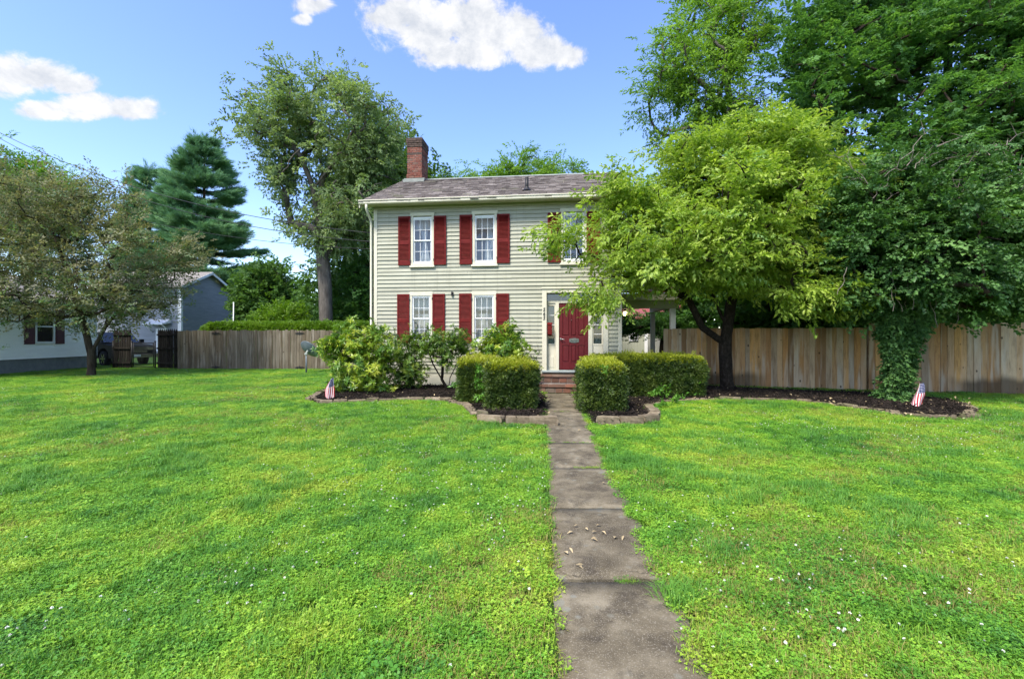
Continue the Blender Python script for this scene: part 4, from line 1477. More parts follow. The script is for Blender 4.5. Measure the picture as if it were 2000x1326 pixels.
# ================================================================== fences
def plank_fence(name, label, p0, p1, h, w, mat, h_j=.012, thick=.02, cat='fence', top='flat', gap=.004, seed=1, rails_front=False, z0=.03):
    p0, p1 = Vector((*p0, 0)), Vector((*p1, 0))
    d = p1 - p0; ln = d.length; ang_ = math.atan2(d.y, d.x)
    root = empty(name, p0, ang_, label, cat)
    q = random.Random(seed)
    u = 0
    while u < ln - .03:
        pw = w * q.uniform(.86, 1.12)
        pw = min(pw, ln - u)
        hh = h + q.uniform(-h_j, h_j)
        off = q.uniform(-.007, .007)
        tw = q.uniform(-.004, .004); lean = q.uniform(-.004, .004)
        a, b = u + gap / 2, u + pw - gap / 2
        m_ = MB()
        if top == 'flat':
            c = .014
            pr = [(a, z0), (b, z0), (b + lean, hh - c), (b + lean - c, hh), (a + lean + c, hh), (a + lean, hh - c)]
        else:
            pr = [(a, z0), (b, z0), (b, hh - .11), ((a + b) / 2, hh), (a, hh - .11)]
        n_ = len(pr)
        vs = [(x, off + (tw if i in (1, 2, 3) else -tw), z_) for i, (x, z_) in enumerate(pr)] + [(x, off + thick + (tw if i in (1, 2, 3) else -tw), z_) for i, (x, z_) in enumerate(pr)]
        m_.add(vs, [tuple(range(n_)), tuple(reversed(range(n_, 2 * n_)))] + [(i, n_ + i, n_ + (i + 1) % n_, (i + 1) % n_) for i in range(n_)])
        m_.build('plank' if top == 'flat' else 'picket', mat, root)
        u += pw
    for zz in (.3, h * .52, h - .28):
        m_ = MB()
        if rails_front: m_.box(.0, ln, -.06, -.012, zz - .04, zz + .04)
        else: m_.box(.0, ln, thick + .012, thick + .05, zz - .045, zz + .045)
        m_.build('rail', mat, root)
    u = .05
    while u < ln:
        m_ = MB(); m_.box(u - .045, u + .045, thick + .052, thick + .14, -.1, h - .08); m_.build('post', mat, root)
        u += 2.4
    return root


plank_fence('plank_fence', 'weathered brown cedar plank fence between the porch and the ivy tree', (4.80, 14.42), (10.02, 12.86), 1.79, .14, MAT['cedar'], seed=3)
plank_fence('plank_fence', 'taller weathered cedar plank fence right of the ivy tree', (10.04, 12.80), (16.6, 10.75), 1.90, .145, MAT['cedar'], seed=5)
gf = plank_fence('plank_fence', 'grey weathered board fence behind the satellite dish', (-15.85, 21.55), (-3.2, 20.9), 1.86, .145, MAT['greywood'], seed=7, h_j=.03, gap=.012)
for (u, zz) in ((1.9, 1.72), (1.9, .13), (5.95, 1.72), (5.95, .13)):
    m_ = MB()
    ol = [(-.24, 0), (-.10, -.035), (-.05, -.02), (0, -.075), (.05, -.02), (.10, -.035), (.24, 0), (.10, .035), (.05, .02), (0, .075), (-.05, .02), (-.10, .035)]
    m_.extrude([(u + a, zz + b) for a, b in ol], 'y', -.03, -.012)
    m_.build('hinge_plate', MAT['dark'], gf)
plank_fence('picket_fence', 'short dark picket fence panel right of the black gate', (-17.05, 21.9), (-15.88, 21.6), 1.93, .125, MAT['darkwood'], top='point', seed=8, rails_front=True, gap=.02)
plank_fence('picket_fence', 'short dark picket fence panel left of the black gate', (-19.35, 22.1), (-18.45, 22.05), 1.95, .125, MAT['darkwood'], top='point', seed=9, rails_front=True, gap=.02)


# black chain-link gate and link panel
def chain(root, x0, x1, z0, z1, s=.06):
    m_ = MB()
    nx = int((x1 - x0) / s)
    H = z1 - z0
    for k in range(-int(H / s) - 1, nx + 1):
        for sg in (1, -1):
            a = x0 + k * s; b = a + H
            ta, tb = max(0, (x0 - a) / H), min(1, (x1 - a) / H)
            if tb <= ta: continue
            if sg > 0: pa, pb = (a + ta * H, z0 + ta * H), (a + tb * H, z0 + tb * H)
            else: pa, pb = (a + ta * H, z1 - ta * H), (a + tb * H, z1 - tb * H)
            m_.tube([(pa[0], 0, pa[1]), (pb[0], .004 * sg, pb[1])], .0026, 4, cap=False)
    o = m_.build('wire_mesh', MAT['dark'], root); o['kind'] = 'stuff'


gate = empty('chain_link_gate', (-18.38, 22.0, 0), R(-5), 'black chain-link gate between two dark picket panels', 'gate')
for x in (0.0, 1.22):
    m_ = MB(); m_.tube([(x, 0, -.05), (x, 0, 1.32)], .035, 8); m_.lathe([(.045, 1.31), (.04, 1.35), (0, 1.37)], 8, 0, Matrix.Translation((x, 0, 0))); m_.build('post', MAT['dark'], gate)
for z_ in (.12, .72, 1.26):
    m_ = MB(); m_.tube([(.07, 0, z_), (1.15, 0, z_)], .02, 8); m_.build('rail', MAT['dark'], gate)
for x in (.09, 1.13):
    m_ = MB(); m_.tube([(x, 0, .1), (x, 0, 1.28)], .02, 8); m_.build('stile', MAT['dark'], gate)
chain(gate, .1, 1.12, .13, 1.25)
lk = empty('wire_fence', (-20.35, 22.25, 0), R(-6), 'black chain-link fence panel beside the white house', 'fence')
for x in (0.0, .95):
    m_ = MB(); m_.tube([(x, 0, -.05), (x, 0, 1.36)], .04, 8); m_.build('post', MAT['dark'], lk)
m_ = MB(); m_.tube([(0, 0, 1.27), (.95, 0, 1.27)], .022, 8); m_.build('rail', MAT['dark'], lk)
chain(lk, .04, .92, .06, 1.26)

# ================================================================== neighbouring houses
t = NT('white_vinyl')
t.fin(t.ramp(t.noise(t.pos((1, 1, 2), True), 1.5, 4), [(.3, (.80, .80, .75)), (.7, (.88, .88, .83))]), .55, .3)
MAT['vinyl'] = t.m
MAT['block'] = simple('painted_block', (.13, .145, .145), (.19, .205, .20), 4, bump=.2)
MAT['purple'] = simple('maroon_shutter', (.055, .012, .022), (.08, .018, .03), 6, rough=.5)
MAT['shingle'] = simple('grey_shingle', (.15, .135, .125), (.26, .24, .22), 9, rough=.9, bump=.4)
# its lawn-side wall stands along y, local x runs back along that wall
nh = empty('neighbor_house', (-20.1, 15.2, 0), R(95.5), 'single-storey white sided house with maroon shutters at the left edge', 'house')
NL = 7.6
m_ = MB(); m_.box(0, NL, 0.02, 8, .62, 3.05); nw = m_.build('wall', MAT['vinyl'], nh)
m_ = MB(); m_.box(.03, NL - .03, .04, 7.9, -.1, .62); m_.build('foundation', MAT['block'], nh)
WX0, WX1, WZ0, WZ1 = 4.35, 5.3, 1.25, 2.75
z = .62; k = 0
while z < 3.0:
    zt = z + .13
    for (a, b) in (((0, NL),) if (zt < WZ0 or z > WZ1) else ((0, WX0), (WX1, NL))):
        m_ = MB()
        m_.hexa([(a, -.045, z), (b, -.045, z), (b, .019, z), (a, .019, z), (a, -.004, zt + .008), (b, -.004, zt + .008), (b, .019, zt + .008), (a, .019, zt + .008)])
        m_.build('siding_board', MAT['vinyl'], nw)
    z = zt
m_ = MB(); m_.bbox(NL - .06, NL + .05, -.04, .06, .6, 3.05); m_.build('corner_board', MAT['white'], nh)
m_ = MB()
for bx in ((WX0, WX0 + .09, WZ0, WZ1), (WX1 - .09, WX1, WZ0, WZ1), (WX0 + .09, WX1 - .09, WZ0, WZ0 + .09), (WX0 + .09, WX1 - .09, WZ1 - .09, WZ1), (WX0 + .09, WX1 - .09, 1.97, 2.03)): m_.bbox(bx[0], bx[1], -.06, .019, bx[2], bx[3])
nwn = m_.build('window', MAT['white'], nh)
for (a, b) in ((WZ0 + .09, 1.97), (2.03, WZ1 - .09)):
    m_ = MB(); m_.box(WX0 + .09, WX1 - .09, -.02, .018, a, b); m_.build('pane', bpy.data.materials['dark_pane'], nwn)
for (a, b) in ((WX0 - .47, WX0 - .02), (WX1 + .02, WX1 + .47)):
    m_ = MB(); m_.bbox(a, b, -.07, -.023, WZ0 - .02, WZ1 + .02)
    for (c, d) in ((WZ0 + .06, 1.95), (2.05, WZ1 - .06)): m_.bbox(a + .06, b - .06, -.078, -.0701, c, d, .005)
    m_.build('shutter', MAT['purple'], nh)
m_ = MB(); m_.extrude([(-.45, 2.98), (4.0, 4.5), (8.45, 2.98), (8.45, 3.1), (4.0, 4.64), (-.45, 3.1)], 'x', -.5, NL + .4); m_.build('roof', MAT['shingle'], nh)
m_ = MB(); m_.extrude([(.02, 3.0), (7.98, 3.0), (4.0, 4.45)], 'x', 0.0, NL); m_.build('gable', MAT['vinyl'], nh)
m_ = MB(); m_.bbox(-.5, NL + .4, -.58, -.452, 2.95, 3.08); m_.build('gutter', MAT['white'], nh)

# grey two-storey house further back
t = NT('grey_blue_siding')
t.fin(t.ramp(t.noise(t.pos((1, 1, 3), True), .8, 4), [(.3, (.20, .215, .24)), (.7, (.27, .285, .31))]), .6, .3)
MAT['bluesiding'] = t.m
gh = empty('neighbor_house', (-32.0, 44.0, 0), 0, 'two-storey blue-grey sided house with white trim behind the fence', 'house')
m_ = MB(); m_.box(-9, 0, .0, 8.0, 0, 6.5); m_.extrude([(0, 6.5), (8.0, 6.5), (4.0, 8.2)], 'x', -9, 0)
ghw = m_.build('wall', MAT['bluesiding'], gh)
z = .3
while z < 8.0:
    zt = z + .16
    y0_, y1_ = (0, 8.0) if zt < 6.5 else ((z - 6.4) / 1.7 * 4.0, 8 - (z - 6.4) / 1.7 * 4.0)
    m_ = MB(); m_.hexa([(.03, y0_, z), (.03, y1_, z), (.001, y1_, z), (.001, y0_, z), (.006, y0_, zt), (.006, y1_, zt), (.001, y1_, zt), (.001, y0_, zt)]); m_.build('siding_board', MAT['bluesiding'], ghw)
    if zt < 6.5:
        m_ = MB(); m_.hexa([(-9, -.03, z), (0, -.03, z), (0, -.001, z), (-9, -.001, z), (-9, -.006, zt), (0, -.006, zt), (0, -.001, zt), (-9, -.001, zt)]); m_.build('siding_board', MAT['bluesiding'], ghw)
    z = zt
for (x, y) in ((.02, -.02), (.02, 8.0)):
    m_ = MB(); m_.box(x - .28, x + .04, y - .05, y + .2, 0, 6.5); m_.build('corner_board', MAT['white'], gh)
m_ = MB(); m_.extrude([(-.5, 6.32), (4.0, 8.25), (8.5, 6.32), (8.5, 6.5), (4.0, 8.45), (-.5, 6.5)], 'x', -9.3, .42); m_.build('roof', MAT['shingle'], gh)
m_ = MB(); m_.extrude([(-.5, 6.24), (4.0, 8.16), (8.5, 6.24), (8.5, 6.49), (4.0, 8.43), (-.5, 6.49)], 'x', .422, .47); m_.build('barge_board', MAT['white'], gh)
m_ = MB(); m_.hexa([(-2.9, -1.1, 2.75), (-.9, -1.1, 2.75), (-.9, -.03, 2.95), (-2.9, -.03, 2.95), (-2.9, -1.1, 2.86), (-.9, -1.1, 2.86), (-.9, -.03, 3.3), (-2.9, -.03, 3.3)]); m_.build('porch_hood', MAT['white'], gh)
for x in (-2.7, -1.1):
    m_ = MB(); m_.tube([(x, -.04, 2.1), (x, -.95, 2.75)], .05, 6); m_.build('bracket', MAT['white'], gh)
m_ = MB(); m_.bbox(-2.4, -1.4, -.06, -.031, .2, 2.4); m_.build('door', MAT['white'], gh)

# white pole beyond the hedge
m_ = MB(); m_.tube([(0, 0, 0), (0.05, 0, 3.8)], .03, 8); m_.lathe([(.04, 3.78), (.04, 3.84), (0, 3.86)], 8, 0, Matrix.Translation((.05, 0, 0)))
tag(m_.build('garden_pole', MAT['white'], None, (-18.4, 30.0, 0)), 'thin white pole standing behind the clipped hedge', 'pole')

# ================================================================== parked pickup behind the gate
MAT['carpaint'] = simple('dark_car_paint', (.010, .012, .014), (.016, .018, .02), 2, rough=.45, spec=.02)
MAT['chrome'] = simple('chrome', (.22, .225, .23), (.28, .285, .29), 3, rough=.15, metal=1.0)
MAT['tyre'] = simple('tyre_rubber', (.012, .012, .012), (.02, .02, .02), 20, rough=.9)
car = empty('parked_car', (-20.05, 24.3, 0), math.atan2(-.43, .9), 'dark pickup truck with chrome wheels parked behind the black gate', 'car')
m_ = MB()          # x forward, body from front bumper 0 back to -5.4; y half width .95
outl = [(-.05, .45), (-.02, .75), (-.08, 1.0), (-.25, 1.10), (-1.35, 1.18), (-1.5, 1.20), (-3.6, 1.20), (-5.4, 1.20), (-5.45, .5), (-4.95, .45), (-4.85, .78), (-4.55, .95), (-4.2, .95), (-3.9, .78), (-3.8, .42),
        (-1.75, .42), (-1.65, .78), (-1.35, .95), (-1.0, .95), (-.7, .78), (-.62, .42)]
m_.extrude(outl, 'y', -.95, .95)
m_.build('body', MAT['carpaint'], car)
m_ = MB()
cab = [(-1.45, 1.19), (-2.15, 1.80), (-3.35, 1.82), (-3.6, 1.19)]
n_ = len(cab)
vs = [(x, -.88 + (.14 if z_ > 1.5 else 0), z_) for x, z_ in cab] + [(x, .88 - (.14 if z_ > 1.5 else 0), z_) for x, z_ in cab]
m_.add(vs, [(0, 1, 2, 3), (7, 6, 5, 4), (1, 5, 6, 2), (0, 4, 5, 1), (3, 2, 6, 7)])
m_.build('cab', MAT['carpaint'], car)
for sgn in (-1, 1):
    for (xa, xb) in ((-1.72, -2.5), (-2.58, -3.42)):
        m_ = MB()
        zz0, zz1 = 1.24, 1.74
        f_ = lambda x, z_: (x, sgn * (.885 - .14 * (z_ - 1.19) / .62 + .004), z_)
        m_.add([f_(xa, zz0), f_(xb, zz0), f_(xb + .05, zz1), f_(xa - .48 if xa > -2 else xa, zz1)], [(0, 1, 2, 3)])
        m_.build('side_window', bpy.data.materials['dark_pane'], car)
    m_ = MB(); m_.bbox(-.16, -.045, sgn * .9 - .03 if sgn > 0 else -.93, sgn * .93 if sgn > 0 else -.52, .80, 1.0, .01) if sgn < 0 else m_.bbox(-.16, -.045, .52, .93, .80, 1.0, .01)
    m_.build('headlight', MAT['chrome'], car)
    m_ = MB(); m_.box(-1.75, -1.6, sgn * 1.03 - .09, sgn * 1.03 + .09, 1.22, 1.42); m_.build('mirror', MAT['carpaint'], car)
m_ = MB(); m_.add([(-1.48, -.80, 1.24), (-1.48, .80, 1.24), (-2.1, .70, 1.77), (-2.1, -.70, 1.77)], [(0, 1, 2, 3)])
m_.v = [(x + .012, y, z_ + .012) for x, y, z_ in m_.v]; m_.build('windshield', MAT['glass'], car)
m_ = MB()
for i in range(4): m_.box(-.05, .0, -.5, .5, .72 + i * .07, .76 + i * .07)
m_.box(-.06, .01, -.56, .56, 1.0, 1.03); m_.build('grille', MAT['chrome'], car)
m_ = MB(); m_.bbox(-.2, .07, -.97, .97, .45, .66, .03); m_.build('bumper', MAT['chrome'], car)
m_ = MB(); m_.box(.072, .08, -.16, .16, .50, .62); m_.build('number_plate', MAT['white'], car)
for (x, s) in ((-1.18, -1), (-1.18, 1), (-4.38, -1), (-4.38, 1)):
    Mx = Matrix.Translation((x, s * .86, .40)) @ Matrix.Rotation(R(90), 4, 'X')
    m_ = MB(); m_.lathe([(.25, -.11), (.36, -.12), (.40, -.09), (.40, .09), (.36, .12), (.25, .11)], 24, 0, Mx)
    ty = m_.build('wheel', MAT['tyre'], car)
    m_ = MB(); m_.lathe([(.0, -.02), (.25, -.02), (.25, .02), (.0, .02)], 24, 0, Mx); m_.build('brake_disc', MAT['dark'], ty)
    m_ = MB(); m_.lathe([(.255, -.11), (.24, -.04), (.24, .04), (.255, .11)], 24, 0, Mx)
    for k in range(6):
        a = k * math.pi / 3
        for off in (-.1, .1):
            c, s_ = math.cos(a), math.sin(a)
            m_.hexa([tuple(Mx @ Vector(p)) for p in ((.03 * c - .025 * s_, .03 * s_ + .025 * c, off - .01), (.25 * c - .03 * s_, .25 * s_ + .03 * c, off - .01), (.25 * c + .03 * s_, .25 * s_ - .03 * c, off - .01), (.03 * c + .025 * s_, .03 * s_ - .025 * c, off - .01),
                                                     (.03 * c - .025 * s_, .03 * s_ + .025 * c, off + .01), (.25 * c - .03 * s_, .25 * s_ + .03 * c, off + .01), (.25 * c + .03 * s_, .25 * s_ - .03 * c, off + .01), (.03 * c + .025 * s_, .03 * s_ - .025 * c, off + .01))])
    m_.build('rim', MAT['chrome'], ty)

# ================================================================== satellite dish
MAT['dish'] = simple('dish_grey', (.10, .125, .145), (.14, .165, .185), 3, rough=.45, spec=.4)
dish = empty('satellite_dish', (-8.61, 19.05, 0), 0, 'grey satellite dish on a short pole in the lawn', 'satellite dish')
m_ = MB(); m_.tube([(0, 0, -.05), (0, 0, .82)], .032, 10); m_.build('pole', MAT['dish'], dish)
axis = Vector((.34, .72, .62)).normalized()
Md = Matrix.Translation((.10, .06, 1.03)) @ axis.to_track_quat('Z', 'Y').to_matrix().to_4x4()
m_ = MB()
pr = [(0.0001, -.10), (.1, -.095), (.2, -.075), (.3, -.042), (.40, .0), (.425, .012), (.42, .022), (.3, -.028), (.2, -.06), (.1, -.08), (.0001, -.086)]
m_.lathe(pr, 32, 0, Md); m_.build('reflector', MAT['dish'], dish)
m_ = MB(); m_.tube([(0, 0, .78), (.01, -.02, .86), tuple(Md @ Vector((0, 0, -.09)))], .04, 8); m_.box(-.06, .06, -.05, .04, .80, .87); m_.build('mount', MAT['slate_trim'], dish)
m_ = MB(); m_.tube([tuple(Md @ Vector((0, -.39, 0))), tuple(Md @ Vector((0, -.36, .3))), tuple(Md @ Vector((0, -.1, .45)))], .014, 6); m_.build('feed_arm', MAT['dish'], dish)

# ================================================================== little flags
t = NT('flag_cloth')
uvn = t.new('ShaderNodeUVMap'); uvn.uv_map = 'cloth'
sx = t.new('ShaderNodeSeparateXYZ'); t.l.new(uvn.outputs[0], sx.inputs[0])
U, V = sx.outputs[0], sx.outputs[1]
stripe = t.math('LESS_THAN', t.math('FRACT', t.math('MULTIPLY', V, 6.5)), .5)
col = t.mix(stripe, (.60, .56, .55), (.34, .010, .018))
canton = t.math('MULTIPLY', t.math('LESS_THAN', U, .44), t.math('GREATER_THAN', V, 6 / 13))
su = t.math('SUBTRACT', t.math('FRACT', t.math('MULTIPLY', U, 15.0)), .5); sv = t.math('SUBTRACT', t.math('FRACT', t.math('MULTIPLY', t.math('SUBTRACT', V, 6 / 13), 9.3)), .5)
star = t.math('LESS_THAN', t.math('ADD', t.math('MULTIPLY', su, su), t.math('MULTIPLY', sv, sv)), .04)
cc = t.mix(star, (.012, .018, .085), (.75, .74, .74))
MAT['flag'] = t.fin(t.mix(canton, col, cc), .8, .2)


def flag(label, loc, lean, rz, seed):
    root = empty('small_flag', loc, rz, label, 'flag', 'small flags stuck in the mulch beds')
    m_ = MB(); m_.tube([(0, 0, -.03), (lean * .5, 0, .56)], .005, 6); m_.lathe([(0, .555), (.009, .565), (.006, .58), (0, .59)], 8, 0, Matrix.Translation((lean * .5, 0, 0))); m_.build('stick', MAT['bark_brown'], root)
    nx, ny = 22, 12
    q = random.Random(seed); ph = q.random() * 3
    vs, uv = [], []
    for j in range(ny + 1):
        h = j / ny                         # 0 bottom of hoist .. 1 top
        for i in range(nx + 1):
            s = i / nx
            w_ = .07 + .17 * min(1.0, s * 1.7)
            fold = .12 + .34 * s               # lower half of the hoist is tucked behind near the top
            k_ = h / .46 * fold if h < .46 else fold + (h - .46) / .54 * (1 - fold)
            x = lean * .5 + (k_ - .45) * w_ * .9 - .07 * s + .02 * math.sin(s * 4 + ph)
            y = -.012 - .022 * math.sin(h * 8.5 + s * 2.2 + ph) * (.35 + s) + (.03 if h < .46 else 0) * (1 - s)
            zz = .545 - .44 * s - .05 * s * math.sin(h * 3.1) - .03 * (1 - h) * (1 - s)
            vs.append((x, y, max(zz, .02))); uv.append((s, h))
    fs = [(j * (nx + 1) + i, j * (nx + 1) + i + 1, (j + 1) * (nx + 1) + i + 1, (j + 1) * (nx + 1) + i) for j in range(ny) for i in range(nx)]
    me = bpy.data.meshes.new('cloth'); me.from_pydata(vs, [], fs); me.materials.append(MAT['flag'])
    ul = me.uv_layers.new(name='cloth')
    for lp2 in me.loops: ul.data[lp2.index].uv = uv[lp2.vertex_index]
    for p in me.polygons: p.use_smooth = True
    link('cloth', me, root)
    return root


flag('small striped flag in the left mulch bed by the rhododendron', (-4.17, 10.62, .03), -.06, R(8), 2)
flag('small striped flag in the mulch beside the ivy-covered tree', (8.45, 9.42, .03), .02, R(-10), 4)


# ================================================================== overhead cables
def cable(label, a, b, sag, r=.012):
    a, b = Vector(a), Vector(b)
    pts = []
    for i in range(33):
        s = i / 32
        pts.append(a + (b - a) * s - Vector((0, 0, sag * 4 * s * (1 - s))) - a)
    m_ = MB(); m_.tube(pts, r, 5)
    tag(m_.build('overhead_cable', MAT['dark'], None, a), label, 'cable', 'overhead cables to the house')


e1 = hw(-.02, -.02, 4.72); e2 = hw(-.02, .5, 4.55); e3 = hw(-.02, 1.2, 4.45)
cable('upper of the twin dark overhead cables running to the house corner', (-27.0, 21.0, 12.9), e1, 1.15)
cable('lower of the twin dark overhead cables running to the house corner', (-27.0, 21.2, 12.75), e2, 1.35)
cable('thin lowest overhead cable crossing behind the bronze-leaved tree', (-27.0, 20.2, 10.4), e3, 1.1, .009)

# ================================================================== trees
def B(px, py, Y, rx, rz, ry=None, w=None):
    """crown lobe centred on a photo point Y metres away; radii in photo pixels sideways and up, metres in depth"""
    c = at(px, py, Y)
    k = Y / FPX
    b = [c.x, c.y, c.z, rx * k, ry if ry else rx * k, rz * k]
    if w: b.append(w)
    return b


def L(*pts): return [tuple(at(*p)) for p in pts]


# the golden green dogwood by the right hedge
tree('dogwood_tree', 'golden green dogwood tree with dark forked trunk beside the front hedge', 'tree', (6.18, 13.07, 0),
     [[(6.18, 13.07, 0), (6.13, 13.05, .75), (6.1, 13.02, 1.35)],
      [(6.1, 13.02, 1.35), tuple(at(1372, 640, 12.9)), tuple(at(1345, 585, 12.6)), tuple(at(1310, 530, 12.2)), tuple(at(1250, 450, 11.8)), tuple(at(1200, 415, 11.4))],
      [(6.1, 13.02, 1.35), tuple(at(1424, 620, 13.0)), tuple(at(1432, 560, 12.9)), tuple(at(1440, 480, 12.8)), tuple(at(1460, 370, 12.7)), tuple(at(1500, 280, 12.6))],
      [tuple(at(1420, 640, 13.0)), tuple(at(1395, 585, 13.1)), tuple(at(1375, 520, 13.3)), tuple(at(1350, 420, 13.4)), tuple(at(1340, 330, 13.4))],
      [tuple(at(1432, 560, 12.9)), tuple(at(1490, 490, 12.3)), tuple(at(1560, 450, 11.9)), tuple(at(1600, 440, 11.7))],
      [tuple(at(1345, 585, 12.6)), tuple(at(1250, 540, 11.6)), tuple(at(1180, 540, 11.0))],
      [tuple(at(1432, 560, 12.9)), tuple(at(1520, 560, 11.6)), tuple(at(1600, 580, 11.0))]],
     [B(1420, 330, 12.8, 140, 70, 2.3), B(1310, 345, 12.8, 85, 65, 2.0), B(1520, 325, 12.8, 95, 65, 2.0), B(1235, 410, 12.1, 65, 50, 1.4), B(1228, 372, 12.0, 45, 38, 1.0, .9), B(1390, 415, 12.2, 165, 85, 2.6),
      B(1560, 420, 12.3, 100, 90, 2.0), B(1300, 470, 11.9, 92, 62, 1.8), B(1420, 480, 11.3, 140, 62, 1.6), B(1208, 470, 11.2, 48, 55, 1.0, 1.0), B(1155, 515, 11.1, 40, 30, .6, .35), B(1110, 465, 11.0, 40, 38, .5, .4),
      B(1570, 520, 11.4, 80, 70, 1.4), B(1240, 522, 11.2, 70, 26, 1.0, .8), B(1165, 590, 10.8, 40, 18, .4, .3), B(1320, 538, 11.6, 65, 20, 1.0, .7), B(1470, 540, 11.3, 60, 28, .9), B(1600, 580, 10.8, 55, 35, .6, 1.2),
      B(1480, 255, 12.8, 65, 25, 1.2, 1.0), B(1635, 360, 12.5, 45, 60, 1.0, 1.0)],
     1000, 'dog', MAT['bark_dark'], .175, .005, .28, per=9, spread=.25, scl=(.7, 1.25), lean_up=-.05, out=.75, gap=.38, gap_s=.7, roll=.55, seed=31, shell=.75, sag=.08, flat_z=.5)

# bronze-leaved plum on the left lawn
tree('plum_tree', 'bronze-leaved purple plum tree on the left lawn', 'tree', (-16.44, 17.78, 0),
     [[(-16.44, 17.78, 0), tuple(at(178, 690, 17.7))], [tuple(at(178, 690, 17.7)), tuple(at(165, 640, 17.6)), tuple(at(140, 560, 17.4)), tuple(at(110, 470, 17.3)), tuple(at(80, 400, 17.3))],
      [tuple(at(178, 690, 17.7)), tuple(at(205, 640, 17.8)), tuple(at(225, 570, 17.9)), tuple(at(240, 480, 17.9)), tuple(at(250, 420, 17.9))],
      [tuple(at(205, 640, 17.8)), tuple(at(260, 570, 18.2)), tuple(at(330, 520, 18.3))],
      [tuple(at(140, 560, 17.4)), tuple(at(60, 520, 17.0)), tuple(at(-10, 500, 16.8))]],
     [B(90, 400, 17.3, 100, 60, 2.0), B(40, 480, 17.2, 110, 75, 2.4), B(170, 490, 17.6, 120, 70, 2.6), B(295, 495, 18.0, 72, 50, 2.2), B(160, 580, 17.4, 130, 42, 2.4), B(270, 565, 17.9, 62, 45, 1.8), B(30, 580, 17.0, 75, 50, 1.6),
      B(205, 390, 17.8, 42, 45, 1.0, 1.5), B(70, 345, 17.3, 50, 28, 1.0, 1.0), B(345, 480, 18.1, 40, 36, 1.0), B(240, 440, 17.8, 60, 35, 1.4)],
     680, 'plum', MAT['bark_brown'], .13, .006, .32, per=8, spread=.30, scl=(.8, 1.35), gap=.45, gap_s=.9, seed=32, shell=.5, lean_up=.25, roll=.7)

# tall elm behind the fence
tree('elm_tree', 'tall airy elm tree with grey trunk left of the house', 'tree', (-12.25, 30.0, 0),
     [L((637, 704, 30), (637, 640, 30), (635, 560, 30), (629, 490, 30), (622, 440, 30)),
      L((622, 440, 30), (612, 370, 29.8), (590, 310, 29.5), (555, 260, 29.2), (525, 225, 29)),
      L((622, 440, 30), (630, 350, 30), (620, 280, 30.2), (612, 230, 30.4)),
      L((637, 500, 30), (665, 440, 30.2), (690, 400, 30.4), (720, 350, 30.6)), L((630, 350, 30), (670, 290, 30), (700, 240, 30), (715, 225, 30)),
      L((612, 370, 29.8), (650, 320, 29), (640, 240, 28.6))],
     [B(540, 200, 29.3, 68, 50, 2.0), B(512, 235, 29, 55, 42, 2.0), B(600, 212, 30, 60, 55, 2.5), B(680, 215, 30, 70, 52, 2.5), B(740, 240, 30.2, 50, 50, 2.0), B(570, 260, 29.5, 70, 45, 2.5), B(660, 270, 30, 80, 60, 3), B(735, 310, 30.5, 55, 55, 2.5),
      B(610, 340, 29.5, 70, 60, 2.5), B(690, 370, 30, 80, 60, 2.6), B(590, 410, 29.5, 45, 45, 1.8), B(640, 440, 29.6, 60, 50, 2), B(560, 320, 29.4, 40, 40, 1.5), B(545, 150, 29.5, 35, 20, 1, 4), B(475, 205, 29, 30, 30, 1, 4), B(690, 450, 30.4, 50, 40, 2.0), B(645, 172, 30, 60, 18, 1.5, 5)],
     620, 'elm', MAT['bark_grey'], .42, .012, .55, per=6, spread=.55, scl=(.7, 1.15), gap=.47, gap_s=1.5, seed=33, shell=.4, lean_up=-.25, roll=.9, out=.5)

# darker maple between elm and house, peeping out behind the chimney
tree('broadleaf_tree', 'darker leafy tree behind the house, between elm and chimney', 'tree', tuple(at(715, 691, 38))[:2] + (0,),
     [[tuple(at(715, 691, 38))[:2] + (0,), tuple(at(713, 560, 38)), tuple(at(715, 450, 38)), tuple(at(735, 350, 38))]],
     [B(690, 540, 37, 75, 80, 3.0), B(740, 400, 38, 95, 90, 4.0), B(760, 330, 38, 75, 55, 3), B(680, 600, 36, 70, 40, 3), B(800, 380, 38.5, 50, 75, 3), B(720, 300, 38, 50, 45, 3)],
     420, 'far', MAT['bark_brown'], .4, .015, .6, per=11, spread=.8, scl=(.7, 1.1), gap=.25, gap_s=2.0, seed=34, shell=.55, lean_up=.1)

tree('broadleaf_tree', 'bright green treetop rising just behind the roof ridge', 'tree', tuple(at(1040, 691, 42))[:2] + (0,),
     [[tuple(at(1040, 691, 42))[:2] + (0,), tuple(at(1040, 500, 42)), tuple(at(1040, 400, 42))]],
     [B(1035, 350, 42, 55, 40, 2.5), B(990, 360, 42, 45, 32, 2.5), B(1090, 350, 42, 45, 36, 2.5), B(900, 372, 42, 40, 30, 2), B(1040, 380, 42, 90, 35, 3)],
     220, 'walnut', MAT['bark_brown'], .35, .015, .6, per=10, spread=.6, scl=(.9, 1.4), gap=.3, seed=35, shell=.5, roll=.6)

